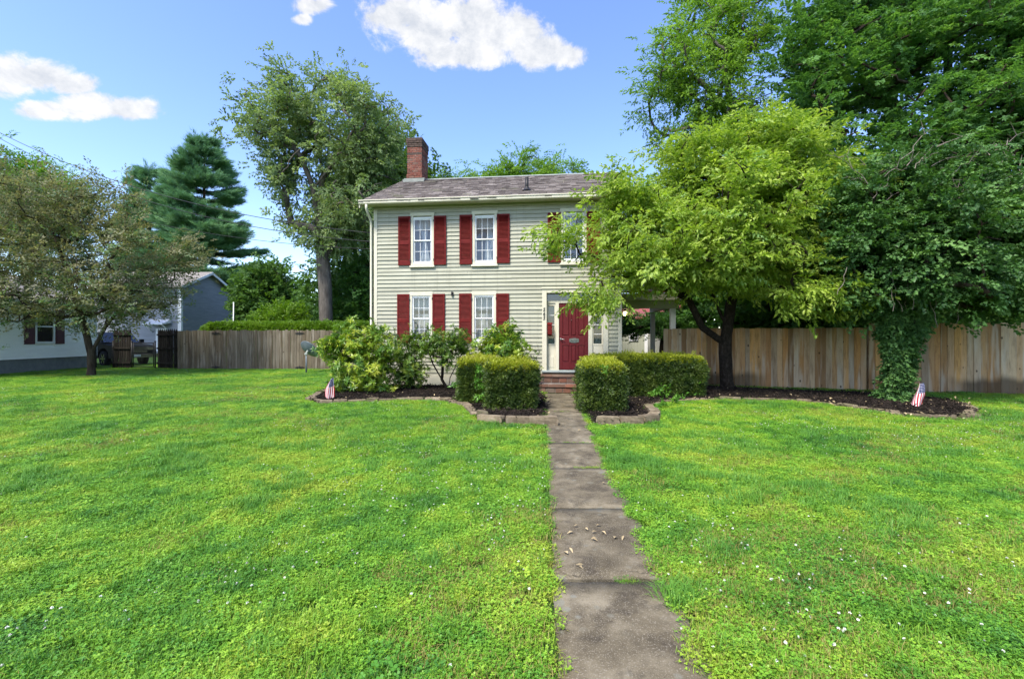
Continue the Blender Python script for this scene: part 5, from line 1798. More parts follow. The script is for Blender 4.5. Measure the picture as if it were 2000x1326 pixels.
# background trees on the left, from the pine to the elm
tree('broadleaf_tree', 'light green tree rising behind the bronze plum at the left edge', 'tree', tuple(at(55, 698, 36))[:2] + (0,),
     [[tuple(at(55, 698, 36))[:2] + (0,), tuple(at(55, 560, 36)), tuple(at(55, 450, 36))]],
     [B(40, 350, 36, 60, 42, 3), B(10, 380, 36, 60, 55, 3), B(95, 380, 36, 50, 45, 3), B(50, 430, 36, 80, 50, 3)],
     230, 'walnut', MAT['bark_brown'], .35, .015, .6, per=12, spread=.6, scl=(.8, 1.2), gap=.3, seed=36, roll=.7)
for (lab, px, py0, Y, blobs, key, sd, na) in (
        ('mid green tree in front of the pine beside the grey house', 515, 690, 48, [B(516, 560, 48, 36, 48, 2.5), B(512, 605, 48, 34, 45, 2.5), B(550, 600, 48, 26, 40, 2.5)], 'far', 37, 150),
        ('distant bluish tree at the gap left of the elm trunk', 588, 685, 75, [B(588, 605, 75, 28, 38, 3.5), B(575, 630, 75, 30, 25, 3.5)], 'far', 38, 70),
        ('distant dark tree just left of the elm trunk', 615, 685, 62, [B(615, 625, 62, 26, 38, 3.5), B(600, 640, 62, 30, 22, 3)], 'under', 39, 110),
        ('low leafy tree filling the gap between pine and elm', 540, 685, 58, [B(545, 620, 58, 35, 30, 3.5), B(520, 630, 58, 40, 30, 3)], 'far', 40, 90),
        ('dark leafy tree left behind the house wall', 690, 690, 34, [B(685, 630, 34, 50, 42, 2.5), B(715, 570, 34, 35, 70, 2.5)], 'under', 41, 180)):
    b0 = at(px, py0, Y)
    tree('broadleaf_tree', lab, 'tree', (b0.x, b0.y, 0), [[(b0.x, b0.y, 0), (b0.x, b0.y, max(1.5, blobs[0][2] - blobs[0][5] * .5))]], blobs, na, key, MAT['bark_brown'], .3, .015, .6, per=14, spread=.7, scl=(.8, 1.3), gap=.2, seed=sd, shell=.55)

b0 = at(560, 700, 30)
tree('lime_shrub', 'bright yellow-green shrub behind the clipped hedge', 'shrub', (b0.x, b0.y, 0), [[(b0.x, b0.y, 0), (b0.x, b0.y, 1.4)]],
     [B(545, 625, 30, 35, 20, 1.2), B(565, 618, 30, 22, 16, 1.0), B(520, 635, 30, 20, 14, .8)], 110, 'lime', MAT['bark_brown'], .12, .01, .35, per=11, spread=.28, scl=(.6, 1.0), gap=0, seed=42, lean_up=.5)


# white pine: whorls of plumed branches
def pine(name, label, base, H, crown0, Rmax, seed):
    r = np.random.default_rng(seed)
    base = np.array(base, float)
    root = empty(name, tuple(base), 0, label, 'tree')
    mb = MB(); mb.tube([(0, 0, -.1), (0, 0, H * .5), (.1, 0, H * .97)], [.42, .28, .03], 9, cap=False)
    P, D = [], []
    z = crown0
    while z < H:
        f = (z - crown0) / (H - crown0)
        for k in range(r.integers(6, 9)):
            a = r.uniform(0, 2 * math.pi)
            Rr = Rmax * (1 - f) ** .72 * r.uniform(.55, 1.12) * (1 if f > .15 else .6 + f * 2.7) + .35
            d = np.array([math.cos(a), math.sin(a), 0])
            pts = []
            for i in range(9):
                s = i / 8
                pts.append(d * Rr * s + np.array([0, 0, z + (.06 + .25 * f) * Rr * s + .16 * Rr * s * s - .16 * Rr * s]))
            mb.tube([tuple(p) for p in pts], [.07 * (1 - .85 * i / 8) + .01 for i in range(9)], 4, cap=False)
            n = max(8, int(Rr * 17))
            s = r.uniform(.28, 1.0, n) ** .8
            side = np.array([-d[1], d[0], 0])
            off = r.normal(0, 1, n) * (.18 * Rr * (1.15 - s) + .18)
            zz = z + (.06 + .25 * f) * Rr * s + .16 * Rr * s * s - .16 * Rr * s
            P.append(d * (Rr * s)[:, None] + side * off[:, None] + np.stack([0 * s, 0 * s, zz + r.normal(0, .09, n)], 1))
            D.append(d + side * (off * .8)[:, None] + np.stack([0 * s, 0 * s, r.normal(.22, .2, n)], 1))
        z += r.uniform(.75, 1.15)
    # leader
    n = 14
    P.append(np.stack([r.normal(0, .15, n), r.normal(0, .15, n), np.linspace(H - 1.5, H, n)], 1)); D.append(np.stack([r.normal(0, .5, n), r.normal(0, .5, n), np.ones(n)], 1))
    P, D = np.concatenate(P), np.concatenate(D)
    link('trunk', fastmesh(mb, 'trunk', MAT['bark_brown']), root)
    scatter('crown', 'pine', P, rots(D, .5, r), r.uniform(.9, 1.5, len(P)), parent=root)


b0 = at(398, 690, 58); pine('white_pine', 'tall dark white pine behind the grey house', (b0.x, b0.y, 0), 26.4, 3.5, 8.6, 51)
b0 = at(292, 690, 64); pine('white_pine', 'smaller white pine top left of the tall pine', (b0.x, b0.y, 0), 25.0, 12, 4.2, 52)

# right background: walnut, maple, undergrowth
tree('walnut_tree', 'tall light green walnut tree against the sky behind the dogwood', 'tree', tuple(at(1425, 712, 26))[:2] + (0,),
     [[tuple(at(1425, 712, 26))[:2] + (0,), tuple(at(1428, 400, 26)), tuple(at(1435, 250, 26)), tuple(at(1420, 160, 26)), tuple(at(1412, 60, 26))],
      L((1435, 250, 26), (1380, 170, 25.6), (1330, 130, 25.3)), L((1420, 160, 26), (1450, 90, 26.2), (1475, 30, 26.3))],
     [B(1390, 60, 26, 60, 55, 2.5), B(1440, 40, 26, 55, 50, 2.5), B(1320, 110, 25.5, 55, 50, 2.3), B(1290, 190, 25.3, 50, 45, 2.0), B(1370, 150, 25.5, 60, 55, 2.5), B(1460, 110, 26, 40, 50, 2), B(1400, 230, 25, 65, 45, 2.0), B(1340, 230, 25.3, 70, 40, 2), B(1395, -30, 26, 60, 40, 2.0), B(1260, 185, 25, 22, 25, 1, 3), B(1480, 200, 26, 40, 60, 2)],
     270, 'walnut', MAT['bark_grey'], .3, .012, .55, per=7, spread=.45, scl=(.75, 1.15), gap=.42, gap_s=1.4, seed=61, shell=.5, lean_up=-.05, roll=.6)
tree('maple_tree', 'huge dark green maple tree filling the upper right corner', 'tree', (22.0, 23.5, 0),
     [[(22, 23.5, 0), (22, 23.4, 4), (21.6, 23, 9), (21.8, 22.8, 14), (22, 22.6, 19)], [(21.6, 23, 9), (18.5, 22.5, 13), (16, 22, 16)], [(22, 23.4, 5), (18, 22, 8), (14.5, 21, 10)], [(21.6, 23, 9), (24.5, 21.5, 12), (26, 20.5, 15)], [(21.8, 22.8, 14), (20, 21, 17), (18, 20.5, 20)], [(22, 23.4, 5), (21, 20, 7.5), (20, 18, 9)]],
     [B(1575, 140, 21.5, 60, 75, 2.6), B(1600, 240, 21.0, 110, 90, 3), B(1680, 120, 21.5, 120, 100, 3.4), B(1720, 260, 20, 120, 90, 3), B(1820, 100, 21.5, 130, 110, 3.4), B(1860, 250, 20, 130, 100, 3), B(1970, 150, 21, 120, 130, 3.2), B(1980, 330, 19.5, 110, 90, 2.6), B(1780, 370, 19, 120, 60, 2.4), B(1640, 370, 19.5, 100, 70, 2.5),
      B(1600, 20, 22, 60, 60, 2.5), B(1700, -40, 22, 150, 80, 3.2), B(1900, -50, 22, 150, 90, 3.2), B(2100, 200, 21, 110, 160, 3), B(1560, 330, 20.5, 70, 70, 2), B(1900, 420, 18.5, 110, 70, 2.2)],
     1150, 'maple', MAT['bark_brown'], .55, .012, .6, per=9, spread=.55, scl=(.7, 1.15), gap=.42, gap_s=1.6, seed=62, shell=.6, lean_up=-.05, roll=.3, flat_z=.45)
for (lab, x, y, blobs, sd, na) in (
        ('shaded understorey tree with dark trunk behind the fence, right of the dogwood', 10.7, 17.8, [B(1500, 520, 17.6, 90, 70, 1.8), B(1560, 590, 17.2, 80, 50, 1.6), B(1470, 600, 17.5, 60, 45, 1.5), B(1540, 450, 18, 90, 60, 2)], 63, 230),
        ('shaded understorey tree behind the fence, left of the ivy tree', 13.6, 17.0, [B(1660, 560, 16.6, 80, 80, 1.8), B(1640, 460, 17, 90, 60, 2.0), B(1700, 620, 16.2, 80, 30, 1.3)], 64, 230),
        ('shaded understorey tree behind the fence, right of the ivy tree', 16.5, 15.6, [B(1900, 560, 15, 120, 75, 1.8), B(1980, 470, 15.5, 110, 90, 2.0), B(1830, 610, 14.6, 90, 35, 1.2), B(1980, 610, 14.6, 90, 35, 1.2)], 65, 300),
        ('dark leafy thicket tree filling the far gap behind the dogwood trunk', 8.8, 21.5, [B(1400, 560, 21.5, 70, 75, 2.0), B(1340, 540, 23, 60, 50, 1.8), B(1440, 470, 22, 90, 70, 2.2), B(1330, 450, 23, 70, 50, 2)], 66, 220),
        ('vine-covered shrub tree seen under the porch roof', 6.9, 21.0, [B(1255, 628, 21, 42, 14, .8), B(1310, 632, 21, 40, 14, .8), B(1222, 635, 21, 20, 16, .6), B(1345, 636, 21, 25, 14, .8)], 67, 150),
        ('far wooded tree closing the view behind the right fence', 18.0, 30.0, [B(1480, 500, 30, 140, 110, 3), B(1620, 500, 30, 140, 120, 3), B(1560, 620, 28, 160, 40, 2.5)], 68, 260)):
    tree('understorey_tree', lab, 'tree', (x, y, 0), [[(x, y, 0), (x + .1, y - .1, 1.6), (x, y - .2, 2.6)]], blobs, na, 'under', MAT['bark_dark'], .17, .008, .45, per=12, spread=.2 if sd == 67 else .45, scl=(.35, .6) if sd == 67 else (.7, 1.2) if sd < 68 else (1.2, 1.8), gap=.22, seed=sd, shell=.5, lean_up=.0, group='trees behind the right fence')

# ------------------------------------------------------------------ the ivy-covered tree
IV = [[(8.78, 10.55, 0), tuple(at(1752, 740, 10.5)), tuple(at(1757, 690, 10.5))],
      [tuple(at(1757, 690, 10.5)), tuple(at(1740, 640, 10.5)), tuple(at(1735, 560, 10.5)), tuple(at(1735, 480, 10.6)), tuple(at(1750, 400, 10.6))],
      [tuple(at(1757, 690, 10.5)), tuple(at(1785, 640, 10.4)), tuple(at(1800, 590, 10.4)), tuple(at(1840, 500, 10.5)), tuple(at(1880, 420, 10.5))]]
ivt, IPA, IRD = tree('ivy_covered_tree', 'small tree smothered in dark ivy with a forked ivy trunk', 'tree', (8.78, 10.55, 0), IV,
     [B(1740, 400, 10.6, 110, 75, 1.4), B(1850, 380, 10.6, 95, 65, 1.4), B(1700, 480, 10.5, 75, 70, 1.2), B(1820, 470, 10.3, 120, 75, 1.4), B(1940, 440, 10.5, 80, 70, 1.3), B(1880, 550, 10.0, 90, 50, 1.0), B(1740, 550, 10.4, 85, 38, 1.0), B(1960, 540, 10.4, 70, 70, 1.0), B(1660, 560, 10.8, 40, 45, .8), B(1810, 330, 10.6, 110, 28, 1.0), B(2040, 480, 10.5, 60, 90, 1.0)],
     620, 'ivy', MAT['bark_brown'], .16, .006, .3, per=13, spread=.2, scl=(.8, 1.35), gap=.33, gap_s=.65, seed=71, shell=.85, lean_up=-.25, roll=.5, crown_name='ivy_crown')
# ivy coat on the trunk and forks
ir = np.random.default_rng(5)
pp, dd = [], []
for pl_ in IV:
    pl_ = [np.array(p) for p in pl_]
    for a, b in zip(pl_[:-1], pl_[1:]):
        m = int(np.linalg.norm(b - a) * 330)
        for _ in range(m):
            s = ir.random(); p = a + (b - a) * s
            if p[2] > 3.2: continue
            rr_ = (.165 + .08 * max(0, 1 - p[2] / .35)) * (1 if p[2] < 1.3 else .75)
            th = ir.uniform(0, 2 * math.pi)
            n_ = np.array([math.cos(th), math.sin(th), 0])
            pp.append(p + n_ * rr_ * ir.uniform(.62, 1.12)); dd.append(n_ * .5 + np.array([-n_[1], n_[0], 0]) * ir.normal(0, .8) + np.array([0, 0, ir.normal(-.5, .5)]))
pp, dd = np.array(pp), np.array(dd)
scatter('ivy_coat', 'ivy', pp - np.array([8.78, 10.55, 0]), rots(dd, .5, ir), ir.uniform(.7, 1.15, len(pp)), parent=ivt)
# bare dead twigs over the ivy crown
dt = MB(); q = random.Random(17)
for k in range(46):
    px, py = q.uniform(1690, 2000), q.uniform(300, 400)
    a = at(px, py, 10.2 + q.uniform(-.6, .4))
    d = Vector((q.choice((-1, 1, 1)) * q.uniform(.5, 1.2), q.uniform(-.3, .3), q.uniform(.05, .6)))
    n_ = 6; ln = q.uniform(.4, 1.3)
    pts = [a + d * ln * i / n_ + Vector((q.gauss(0, .04), q.gauss(0, .04), .12 * math.sin(i / n_ * 3.1) + q.gauss(0, .03))) - Vector((8.78, 10.55, 0)) for i in range(n_ + 1)]
    dt.tube(pts, [.010 * (1 - .7 * i / n_) for i in range(n_ + 1)], 4, cap=False)
    for j in range(2):
        s = pts[q.randrange(1, 5)]
        dt.tube([s, s + Vector((q.uniform(-.3, .3), q.uniform(-.1, .1), q.uniform(.0, .35)))], [.006, .002], 4, cap=False)
for k in range(12):         # vines hanging in the shade below the crown
    px, py = q.uniform(1650, 1880), q.uniform(520, 570)
    a = at(px, py, 10.0 + q.uniform(-.3, .4)) - Vector((8.78, 10.55, 0))
    ln = q.uniform(.4, .95); sw = q.uniform(-.25, .25)
    dt.tube([a + Vector((sw * (i / 6) ** 2 + .03 * math.sin(i * 2 + k), 0, -ln * i / 6)) for i in range(7)], .006, 4, cap=False)
link('dead_twigs', fastmesh(dt, 'dead_twigs', MAT['twig_pale']), ivt)['kind'] = 'stuff'


# ------------------------------------------------------------------ rhododendrons before the house
def shrub(name, label, base, blobs, stems, na, key, per, seed, r0=.05, gap=.2, scl=(.7, 1.2), spread=.12, gap_s=.45):
    limbs = []
    for s in stems: limbs.append([base] + [tuple(p) for p in s])
    return tree(name, label, 'shrub', base, limbs, blobs, na, key, MAT['bark_dark'], r0, .004, .16, per=per, spread=spread, scl=scl, gap=gap, gap_s=gap_s, seed=seed, shell=.6, lean_up=1.0, out=.6, roll=1.5, crown_name='foliage',
                group='shrubs along the house front')


shrub('rhododendron', 'large yellow-green rhododendron at the left house corner behind the flag', (-3.75, 12.3, .04),
      [B(690, 655, 12.2, 42, 28, .5), B(660, 680, 12.0, 32, 30, .45), B(725, 670, 12.0, 40, 40, .5), B(700, 715, 11.9, 50, 35, .6), B(745, 725, 12.2, 32, 32, .45), B(675, 740, 12.1, 28, 25, .35), B(655, 665, 12.1, 22, 16, .3), B(728, 758, 11.9, 30, 16, .4)],
      [[(-3.85, 12.25, .5), (-4.1, 12.1, 1.0)], [(-3.7, 12.3, .6), (-3.65, 12.2, 1.2)], [(-3.5, 12.3, .4), (-3.3, 12.3, .9)]], 230, 'rhodo', 5, 81)
shrub('rhododendron', 'rhododendron in front of the lower left shutter', (-2.95, 12.9, .04),
      [B(785, 672, 12.8, 36, 24, .45), B(800, 705, 12.6, 28, 30, .4), B(775, 720, 12.6, 26, 34, .35), B(815, 735, 12.7, 18, 22, .3)],
      [[(-2.95, 12.85, .45), (-2.95, 12.8, 1.0)], [(-2.75, 12.9, .4), (-2.7, 12.8, .7)]], 120, 'laurel', 5, 82, .04)
shrub('rhododendron', 'open rhododendron with bare forking stems left of the box hedge', (-1.78, 12.7, .04),
      [B(830, 668, 12.6, 25, 20, .4), B(865, 665, 12.5, 32, 22, .45), B(900, 668, 12.6, 25, 22, .4), B(850, 688, 12.4, 24, 14, .3), B(868, 705, 12.3, 16, 14, .25, .01), B(915, 655, 12.7, 12, 12, .2)],
      [[(-1.95, 12.65, .35), (-2.2, 12.6, .8), (-2.3, 12.6, 1.1)], [(-1.72, 12.65, .4), (-1.5, 12.6, .85), (-1.35, 12.6, 1.15)], [(-1.95, 12.65, .35), (-1.9, 12.5, .8)]], 110, 'laurel', 5, 83, .045, gap=.25)
shrub('rhododendron', 'green rhododendron below the lower window nearest the door', (-.15, 12.65, .04),
      [B(985, 650, 12.5, 22, 18, .35), B(975, 672, 12.4, 34, 18, .4), B(1000, 680, 12.4, 22, 14, .35), B(950, 682, 12.4, 18, 10, .25)],
      [[(-.2, 12.6, .5), (-.25, 12.5, 1.0)], [(0, 12.6, .5), (.05, 12.5, .95)]], 85, 'rhodo', 5, 84, .035, gap=.15)
# bare twiggy bit by the door
dt = MB(); q = random.Random(23)
b0 = Vector((.28, 12.7, .04))
for k in range(9):
    d = Vector((q.uniform(-.2, .55), q.uniform(-.2, .2), q.uniform(.8, 1.2)))
    pts = [d * (i / 6) + Vector((q.gauss(0, .03), q.gauss(0, .03), 0)) for i in range(7)]
    dt.tube(pts, [.01 * (1 - .8 * i / 6) for i in range(7)], 4, cap=False)
    for j in range(4):
        s = pts[q.randrange(3, 7)]
        dt.tube([s, s + Vector((q.uniform(-.15, .2), q.uniform(-.1, .1), q.uniform(.02, .16)))], [.005, .002], 4, cap=False)
bs = empty('bare_shrub', b0, 0, 'nearly leafless twiggy shrub against the wall left of the door', 'shrub')
link('stems', fastmesh(dt, 'stems', MAT['bark_dark']), bs)
pts = np.array([[q.uniform(-.1, .5), q.uniform(-.15, .15), q.uniform(.55, 1.15)] for _ in range(26)])
scatter('foliage', 'laurel', pts, rots(np.random.default_rng(3).normal(0, 1, (26, 3)) + np.array([0, 0, .8]), 1.5), np.random.default_rng(4).uniform(.4, .7, 26), parent=bs)


# ------------------------------------------------------------------ clipped box hedges
def hedge(name, label, boxes, seed, loc, dens=1500, key='box', topkey='boxtop', scl=(.8, 1.3), topscl=(.8, 1.3), top_thr=.0, core=None, rot=0.0):
    """boxes: (x0,x1,y0,y1,z0,z1) around loc; sprigs on a softly swollen skin and a little inside it"""
    r = np.random.default_rng(seed)
    root = empty(name, loc, rot, label, 'hedge')
    P, D, T = [], [], []

    def inb(p, skip, m=.03):
        for i, b in enumerate(boxes):
            if i != skip and b[0] + m < p[0] < b[1] - m and b[2] + m < p[1] < b[3] - m and p[2] < b[5] - m: return True
        return False
    cm = MB()
    for bi, (x0, x1, y0, y1, z0, z1) in enumerate(boxes):
        c = np.array([(x0 + x1) / 2, (y0 + y1) / 2, 0])
        A = [((x1 - x0) * (z1 - z0), 0), ((x1 - x0) * (z1 - z0), 1), ((y1 - y0) * (z1 - z0), 2), ((y1 - y0) * (z1 - z0), 3), ((x1 - x0) * (y1 - y0) * 1.3, 4)]
        for (ar, fc) in A:
            for _ in range(int(ar * dens)):
                u, v = r.random(), r.random()
                dep = abs(r.normal(0, .035))
                if fc == 0: p = [x0 + u * (x1 - x0), y0 + dep, z0 + v * (z1 - z0)]; n = [0, -1, .1]
                elif fc == 1: p = [x0 + u * (x1 - x0), y1 - dep, z0 + v * (z1 - z0)]; n = [0, 1, .1]
                elif fc == 2: p = [x0 + dep, y0 + u * (y1 - y0), z0 + v * (z1 - z0)]; n = [-1, 0, .1]
                elif fc == 3: p = [x1 - dep, y0 + u * (y1 - y0), z0 + v * (z1 - z0)]; n = [1, 0, .1]
                else: p = [x0 + u * (x1 - x0), y0 + v * (y1 - y0), z1 - dep]; n = [0, 0, 1]
                p = np.array(p)
                # rounded shoulders, narrower foot, lumpy clipping
                zz = (p[2] - z0) / (z1 - z0)
                sq = 1 - .16 * max(0, .55 - zz) ** 1.2 - .5 * max(0, zz - .9) ** 1.3
                p[:2] = c[:2] + (p[:2] - c[:2]) * sq
                ex = max(abs(p[0] - c[0]) / (x1 - x0), abs(p[1] - c[1]) / (y1 - y0)) * 2
                if fc == 4: p[2] -= .09 * max(0, ex - .72) ** 1.5 / .15
                lump = vnoise((p / .23)[None], seed)[0] - .5
                p += np.array(n) * lump * .10
                if r.random() < .06: p = p + np.array(n) * r.uniform(.02, .09) + r.normal(0, .02, 3)     # stray shoots
                if inb(p, bi): continue
                if fc != 4 and vnoise((p / .11)[None], seed + 3)[0] < .2 and r.random() < .6: continue
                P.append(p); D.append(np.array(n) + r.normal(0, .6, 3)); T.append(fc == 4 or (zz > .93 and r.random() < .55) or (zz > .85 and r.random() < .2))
        i_ = .10
        cm.hexa([(x0 + i_ + .08, y0 + i_ + .08, z0 + .02), (x1 - i_ - .08, y0 + i_ + .08, z0 + .02), (x1 - i_ - .08, y1 - i_ - .08, z0 + .02), (x0 + i_ + .08, y1 - i_ - .08, z0 + .02),
                 (x0 + i_ + .02, y0 + i_ + .02, z1 - i_), (x1 - i_ - .02, y0 + i_ + .02, z1 - i_), (x1 - i_ - .02, y1 - i_ - .02, z1 - i_), (x0 + i_ + .02, y1 - i_ - .02, z1 - i_)])
    P, D, T = np.array(P), np.array(D), np.array(T)
    cm.build('twig_core', MAT['bark_dark'], root)
    s = r.uniform(scl[0], scl[1], len(P))
    scatter('foliage', key, P[~T], rots(D[~T], 1.5, r), s[~T], parent=root)
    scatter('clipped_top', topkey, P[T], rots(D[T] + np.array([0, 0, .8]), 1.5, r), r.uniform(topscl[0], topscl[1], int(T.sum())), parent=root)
    st_ = MB()
    for b in boxes:
        for k in range(5):
            x, y = r.uniform(b[0] + .25, b[1] - .25), r.uniform(b[2] + .2, b[3] - .2)
            st_.tube([(x, y, -.02), (x + r.normal(0, .03), y, .25)], .012, 5, cap=False)
    link('stems', fastmesh(st_, 'stems', MAT['bark_dark']), root)
    return root


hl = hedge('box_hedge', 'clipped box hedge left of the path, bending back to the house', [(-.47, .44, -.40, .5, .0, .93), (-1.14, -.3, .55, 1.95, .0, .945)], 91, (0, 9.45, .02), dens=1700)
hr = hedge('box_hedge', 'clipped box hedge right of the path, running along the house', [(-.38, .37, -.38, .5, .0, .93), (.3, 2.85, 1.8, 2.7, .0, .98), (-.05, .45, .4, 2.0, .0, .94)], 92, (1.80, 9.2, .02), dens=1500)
hedge('clipped_hedge', 'long bright green clipped hedge showing above the grey fence', [(-5.2, 4.4, -.6, .6, 1.1, 2.12)], 93, (-10.6, 23.6, 0), dens=420, key='lime', topkey='lime', scl=(.28, .5), topscl=(.28, .5), rot=R(-3))


# weeds poking out of hedges and beds
def weed(label, pts_, seed, s=(.7, 1.2)):
    q_ = np.random.default_rng(seed)
    b = np.array(pts_[0]); P = np.array(pts_) - b
    root = empty('weed', tuple(b), 0, label, 'weed')
    scatter('leaves', 'weed', np.repeat(P, 5, 0) + q_.normal(0, .04, (len(P) * 5, 3)), rots(q_.normal(0, 1, (len(P) * 5, 3)) + np.array([0, -.3, .5]), .5, q_), q_.uniform(s[0], s[1], len(P) * 5), parent=root)
    m_ = MB()
    for p in P: m_.tube([(p[0], p[1] + .05, p[2] - .15), tuple(p)], .005, 4, cap=False)
    link('stalk', fastmesh(m_, 'stalk', MAT['l_weed']), root)


weed('bright green vine leaves growing through the left box hedge', [tuple(at(935 + (k % 3) * 9, 720 + k * 9, 9.6 - .02 * k)) for k in range(7)], 1, (.6, 1.1))
weed('pale green weed sprig on the front of the right hedge block', [tuple(at(1185, 724, 8.68))], 2, (.4, .7))
weed('pale weeds at the foot of the right hedge wing', [tuple(at(1270 + k * 12, 766, 10.85)) for k in range(4)], 3)
weed('pale weed at the right end of the hedge wing', [tuple(at(1360, 742 + k * 8, 11.1)) for k in range(3)], 4)
weed('dark green leafy perennial at the left foot of the left hedge', [tuple(at(900 + k * 6, 745 + k * 6, 10.3)) for k in range(5)], 5, (.9, 1.4))
weed('leafy weeds where the right edging stones meet the lawn', [(2.9 + .22 * k, 9.2 + .3 * k, .08) for k in range(5)], 6)

# ================================================================== mulch chips and litter
chips = []
q = random.Random(41)
for v in range(6):
    m_ = MB()
    for k in range(9):
        a = q.uniform(0, 6.28); l, w = q.uniform(.015, .05), q.uniform(.006, .014)
        c = Vector((q.gauss(0, .05), q.gauss(0, .05), q.uniform(.0, .02)))
        d = Vector((math.cos(a), math.sin(a), q.gauss(0, .35))) * l / 2; s = Vector((-math.sin(a), math.cos(a), q.gauss(0, .3))) * w / 2; n_ = Vector((0, 0, .004))
        m_.hexa([c - d - s, c + d - s, c + d + s, c - d + s, c - d - s + n_, c + d - s + n_, c + d + s + n_, c - d + s + n_])
    chips.append(fastmesh(m_, 'chips', MAT['chip']))
proto_collection('chip', chips)
lit = []
for v in range(4):
    m_ = MB()
    for k in range(2):
        a = q.uniform(0, 6.28)
        leaf(m_, Vector((q.gauss(0, .05), q.gauss(0, .05), .006)), Vector((math.cos(a), math.sin(a), q.gauss(0, .15))), Vector((q.gauss(0, .3), q.gauss(0, .3), 1)), q.uniform(.03, .07), q.uniform(.015, .03), .2, .2)
    lit.append(fastmesh(m_, 'litter', MAT['litter']))
proto_collection('litter', lit)


def in_bed(x, y): return inside(BED_L, x, y) | inside(BED_R, x, y)


def sample(n, x0, x1, y0, y1, f):
    x, y = rng.uniform(x0, x1, n), rng.uniform(y0, y1, n)
    m = f(x, y)
    return x[m], y[m]


x, y = sample(30000, -5.3, 10.3, 7.6, 14.1, in_bed)
z3 = np.stack([x, y, np.full_like(x, .055)], 1)
o = scatter('mulch_chips', 'chip', z3, np.stack([rng.normal(0, .2, len(x)), rng.normal(0, .2, len(x)), rng.uniform(0, 6.28, len(x))], 1), rng.uniform(.7, 1.6, len(x)))
tag(o, 'loose dark bark chips covering the two mulch beds', 'mulch', None, 'stuff')
x, y = sample(5200, -5.0, 10.4, 7.6, 13.5, lambda x, y: (in_bed(x, y) & (rng.random(len(x)) < .12)) | (inside(ap, x, y) & (rng.random(len(x)) < .9)))
o = scatter('leaf_litter', 'litter', np.stack([x, y, np.where(in_bed(x, y), .085, .02)], 1), np.stack([rng.normal(0, .3, len(x)), rng.normal(0, .3, len(x)), rng.uniform(0, 6.28, len(x))], 1), rng.uniform(.7, 1.5, len(x)))
tag(o, 'scattered pale fallen leaves on the mulch and bare soil', 'leaves', None, 'stuff')

# ================================================================== the lawn: grass, clover, flowers
gr = random.Random(77)


def blade(m_, x, y, h, w, lean, az_, mi=0):
    b = len(m_.v)
    dx, dy = math.cos(az_), math.sin(az_)
    sx_, sy_ = -dy * w / 2, dx * w / 2
    m1 = (x + dx * lean * .35, y + dy * lean * .35, h * .6)
    tp = (x + dx * lean, y + dy * lean, h * (1 - .25 * min(1, lean / h)))
    m_.v += [(x - sx_, y - sy_, 0), (x + sx_, y + sy_, 0), (m1[0] + sx_ * .8, m1[1] + sy_ * .8, m1[2]), (m1[0] - sx_ * .8, m1[1] - sy_ * .8, m1[2]), tp]
    m_.f += [(b, b + 1, b + 2, b + 3), (b + 3, b + 2, b + 4)]
    m_.mi += [mi, mi]; m_.sm += [False, False]


def clover(m_, x, y, h, s, mi=1):
    tilt = Vector((gr.gauss(0, .25), gr.gauss(0, .25), 1)).normalized()
    c = Vector((x, y, h)); a0 = gr.uniform(0, 6.28)
    e1_ = tilt.cross(Vector((0, 1, 0))).normalized(); e2_ = tilt.cross(e1_)
    for k in range(3):
        a = a0 + k * 2.094
        d = e1_ * math.cos(a) + e2_ * math.sin(a) + tilt * gr.uniform(-.05, .3)
        sd = tilt.cross(d).normalized()
        b = len(m_.v)
        m_.v += [tuple(c), tuple(c + d * s * .45 + sd * s * .42), tuple(c + d * s * .95 + sd * s * .30), tuple(c + d * s * .95 - sd * s * .30), tuple(c + d * s * .45 - sd * s * .42)]
        m_.f += [(b, b + 1, b + 2, b + 3, b + 4)]
        m_.mi += [mi]; m_.sm += [False]


def tuft(nb, hb, lean, wb, nc, hcl, scl_, rad=.10, mi=0, dry=0):
    m_ = MB()
    for k in range(nb):
        r_, a = rad * math.sqrt(gr.random()), gr.uniform(0, 6.28)
        blade(m_, r_ * math.cos(a), r_ * math.sin(a), hb * gr.uniform(.5, 1.25), wb * gr.uniform(.7, 1.3), hb * lean * gr.uniform(.2, 1.3), gr.uniform(0, 6.28), 2 if gr.random() < dry else mi)
    for k in range(nc):
        r_, a = rad * math.sqrt(gr.random()), gr.uniform(0, 6.28)
        clover(m_, r_ * math.cos(a), r_ * math.sin(a), hcl * gr.uniform(.5, 1.25), scl_ * gr.uniform(.7, 1.35))
    return fastmesh(m_, 'tuft', [MAT['g_dark'] if mi == 0 and hb > .085 else MAT['g_blade'], MAT['g_clover'], MAT['g_dry']])


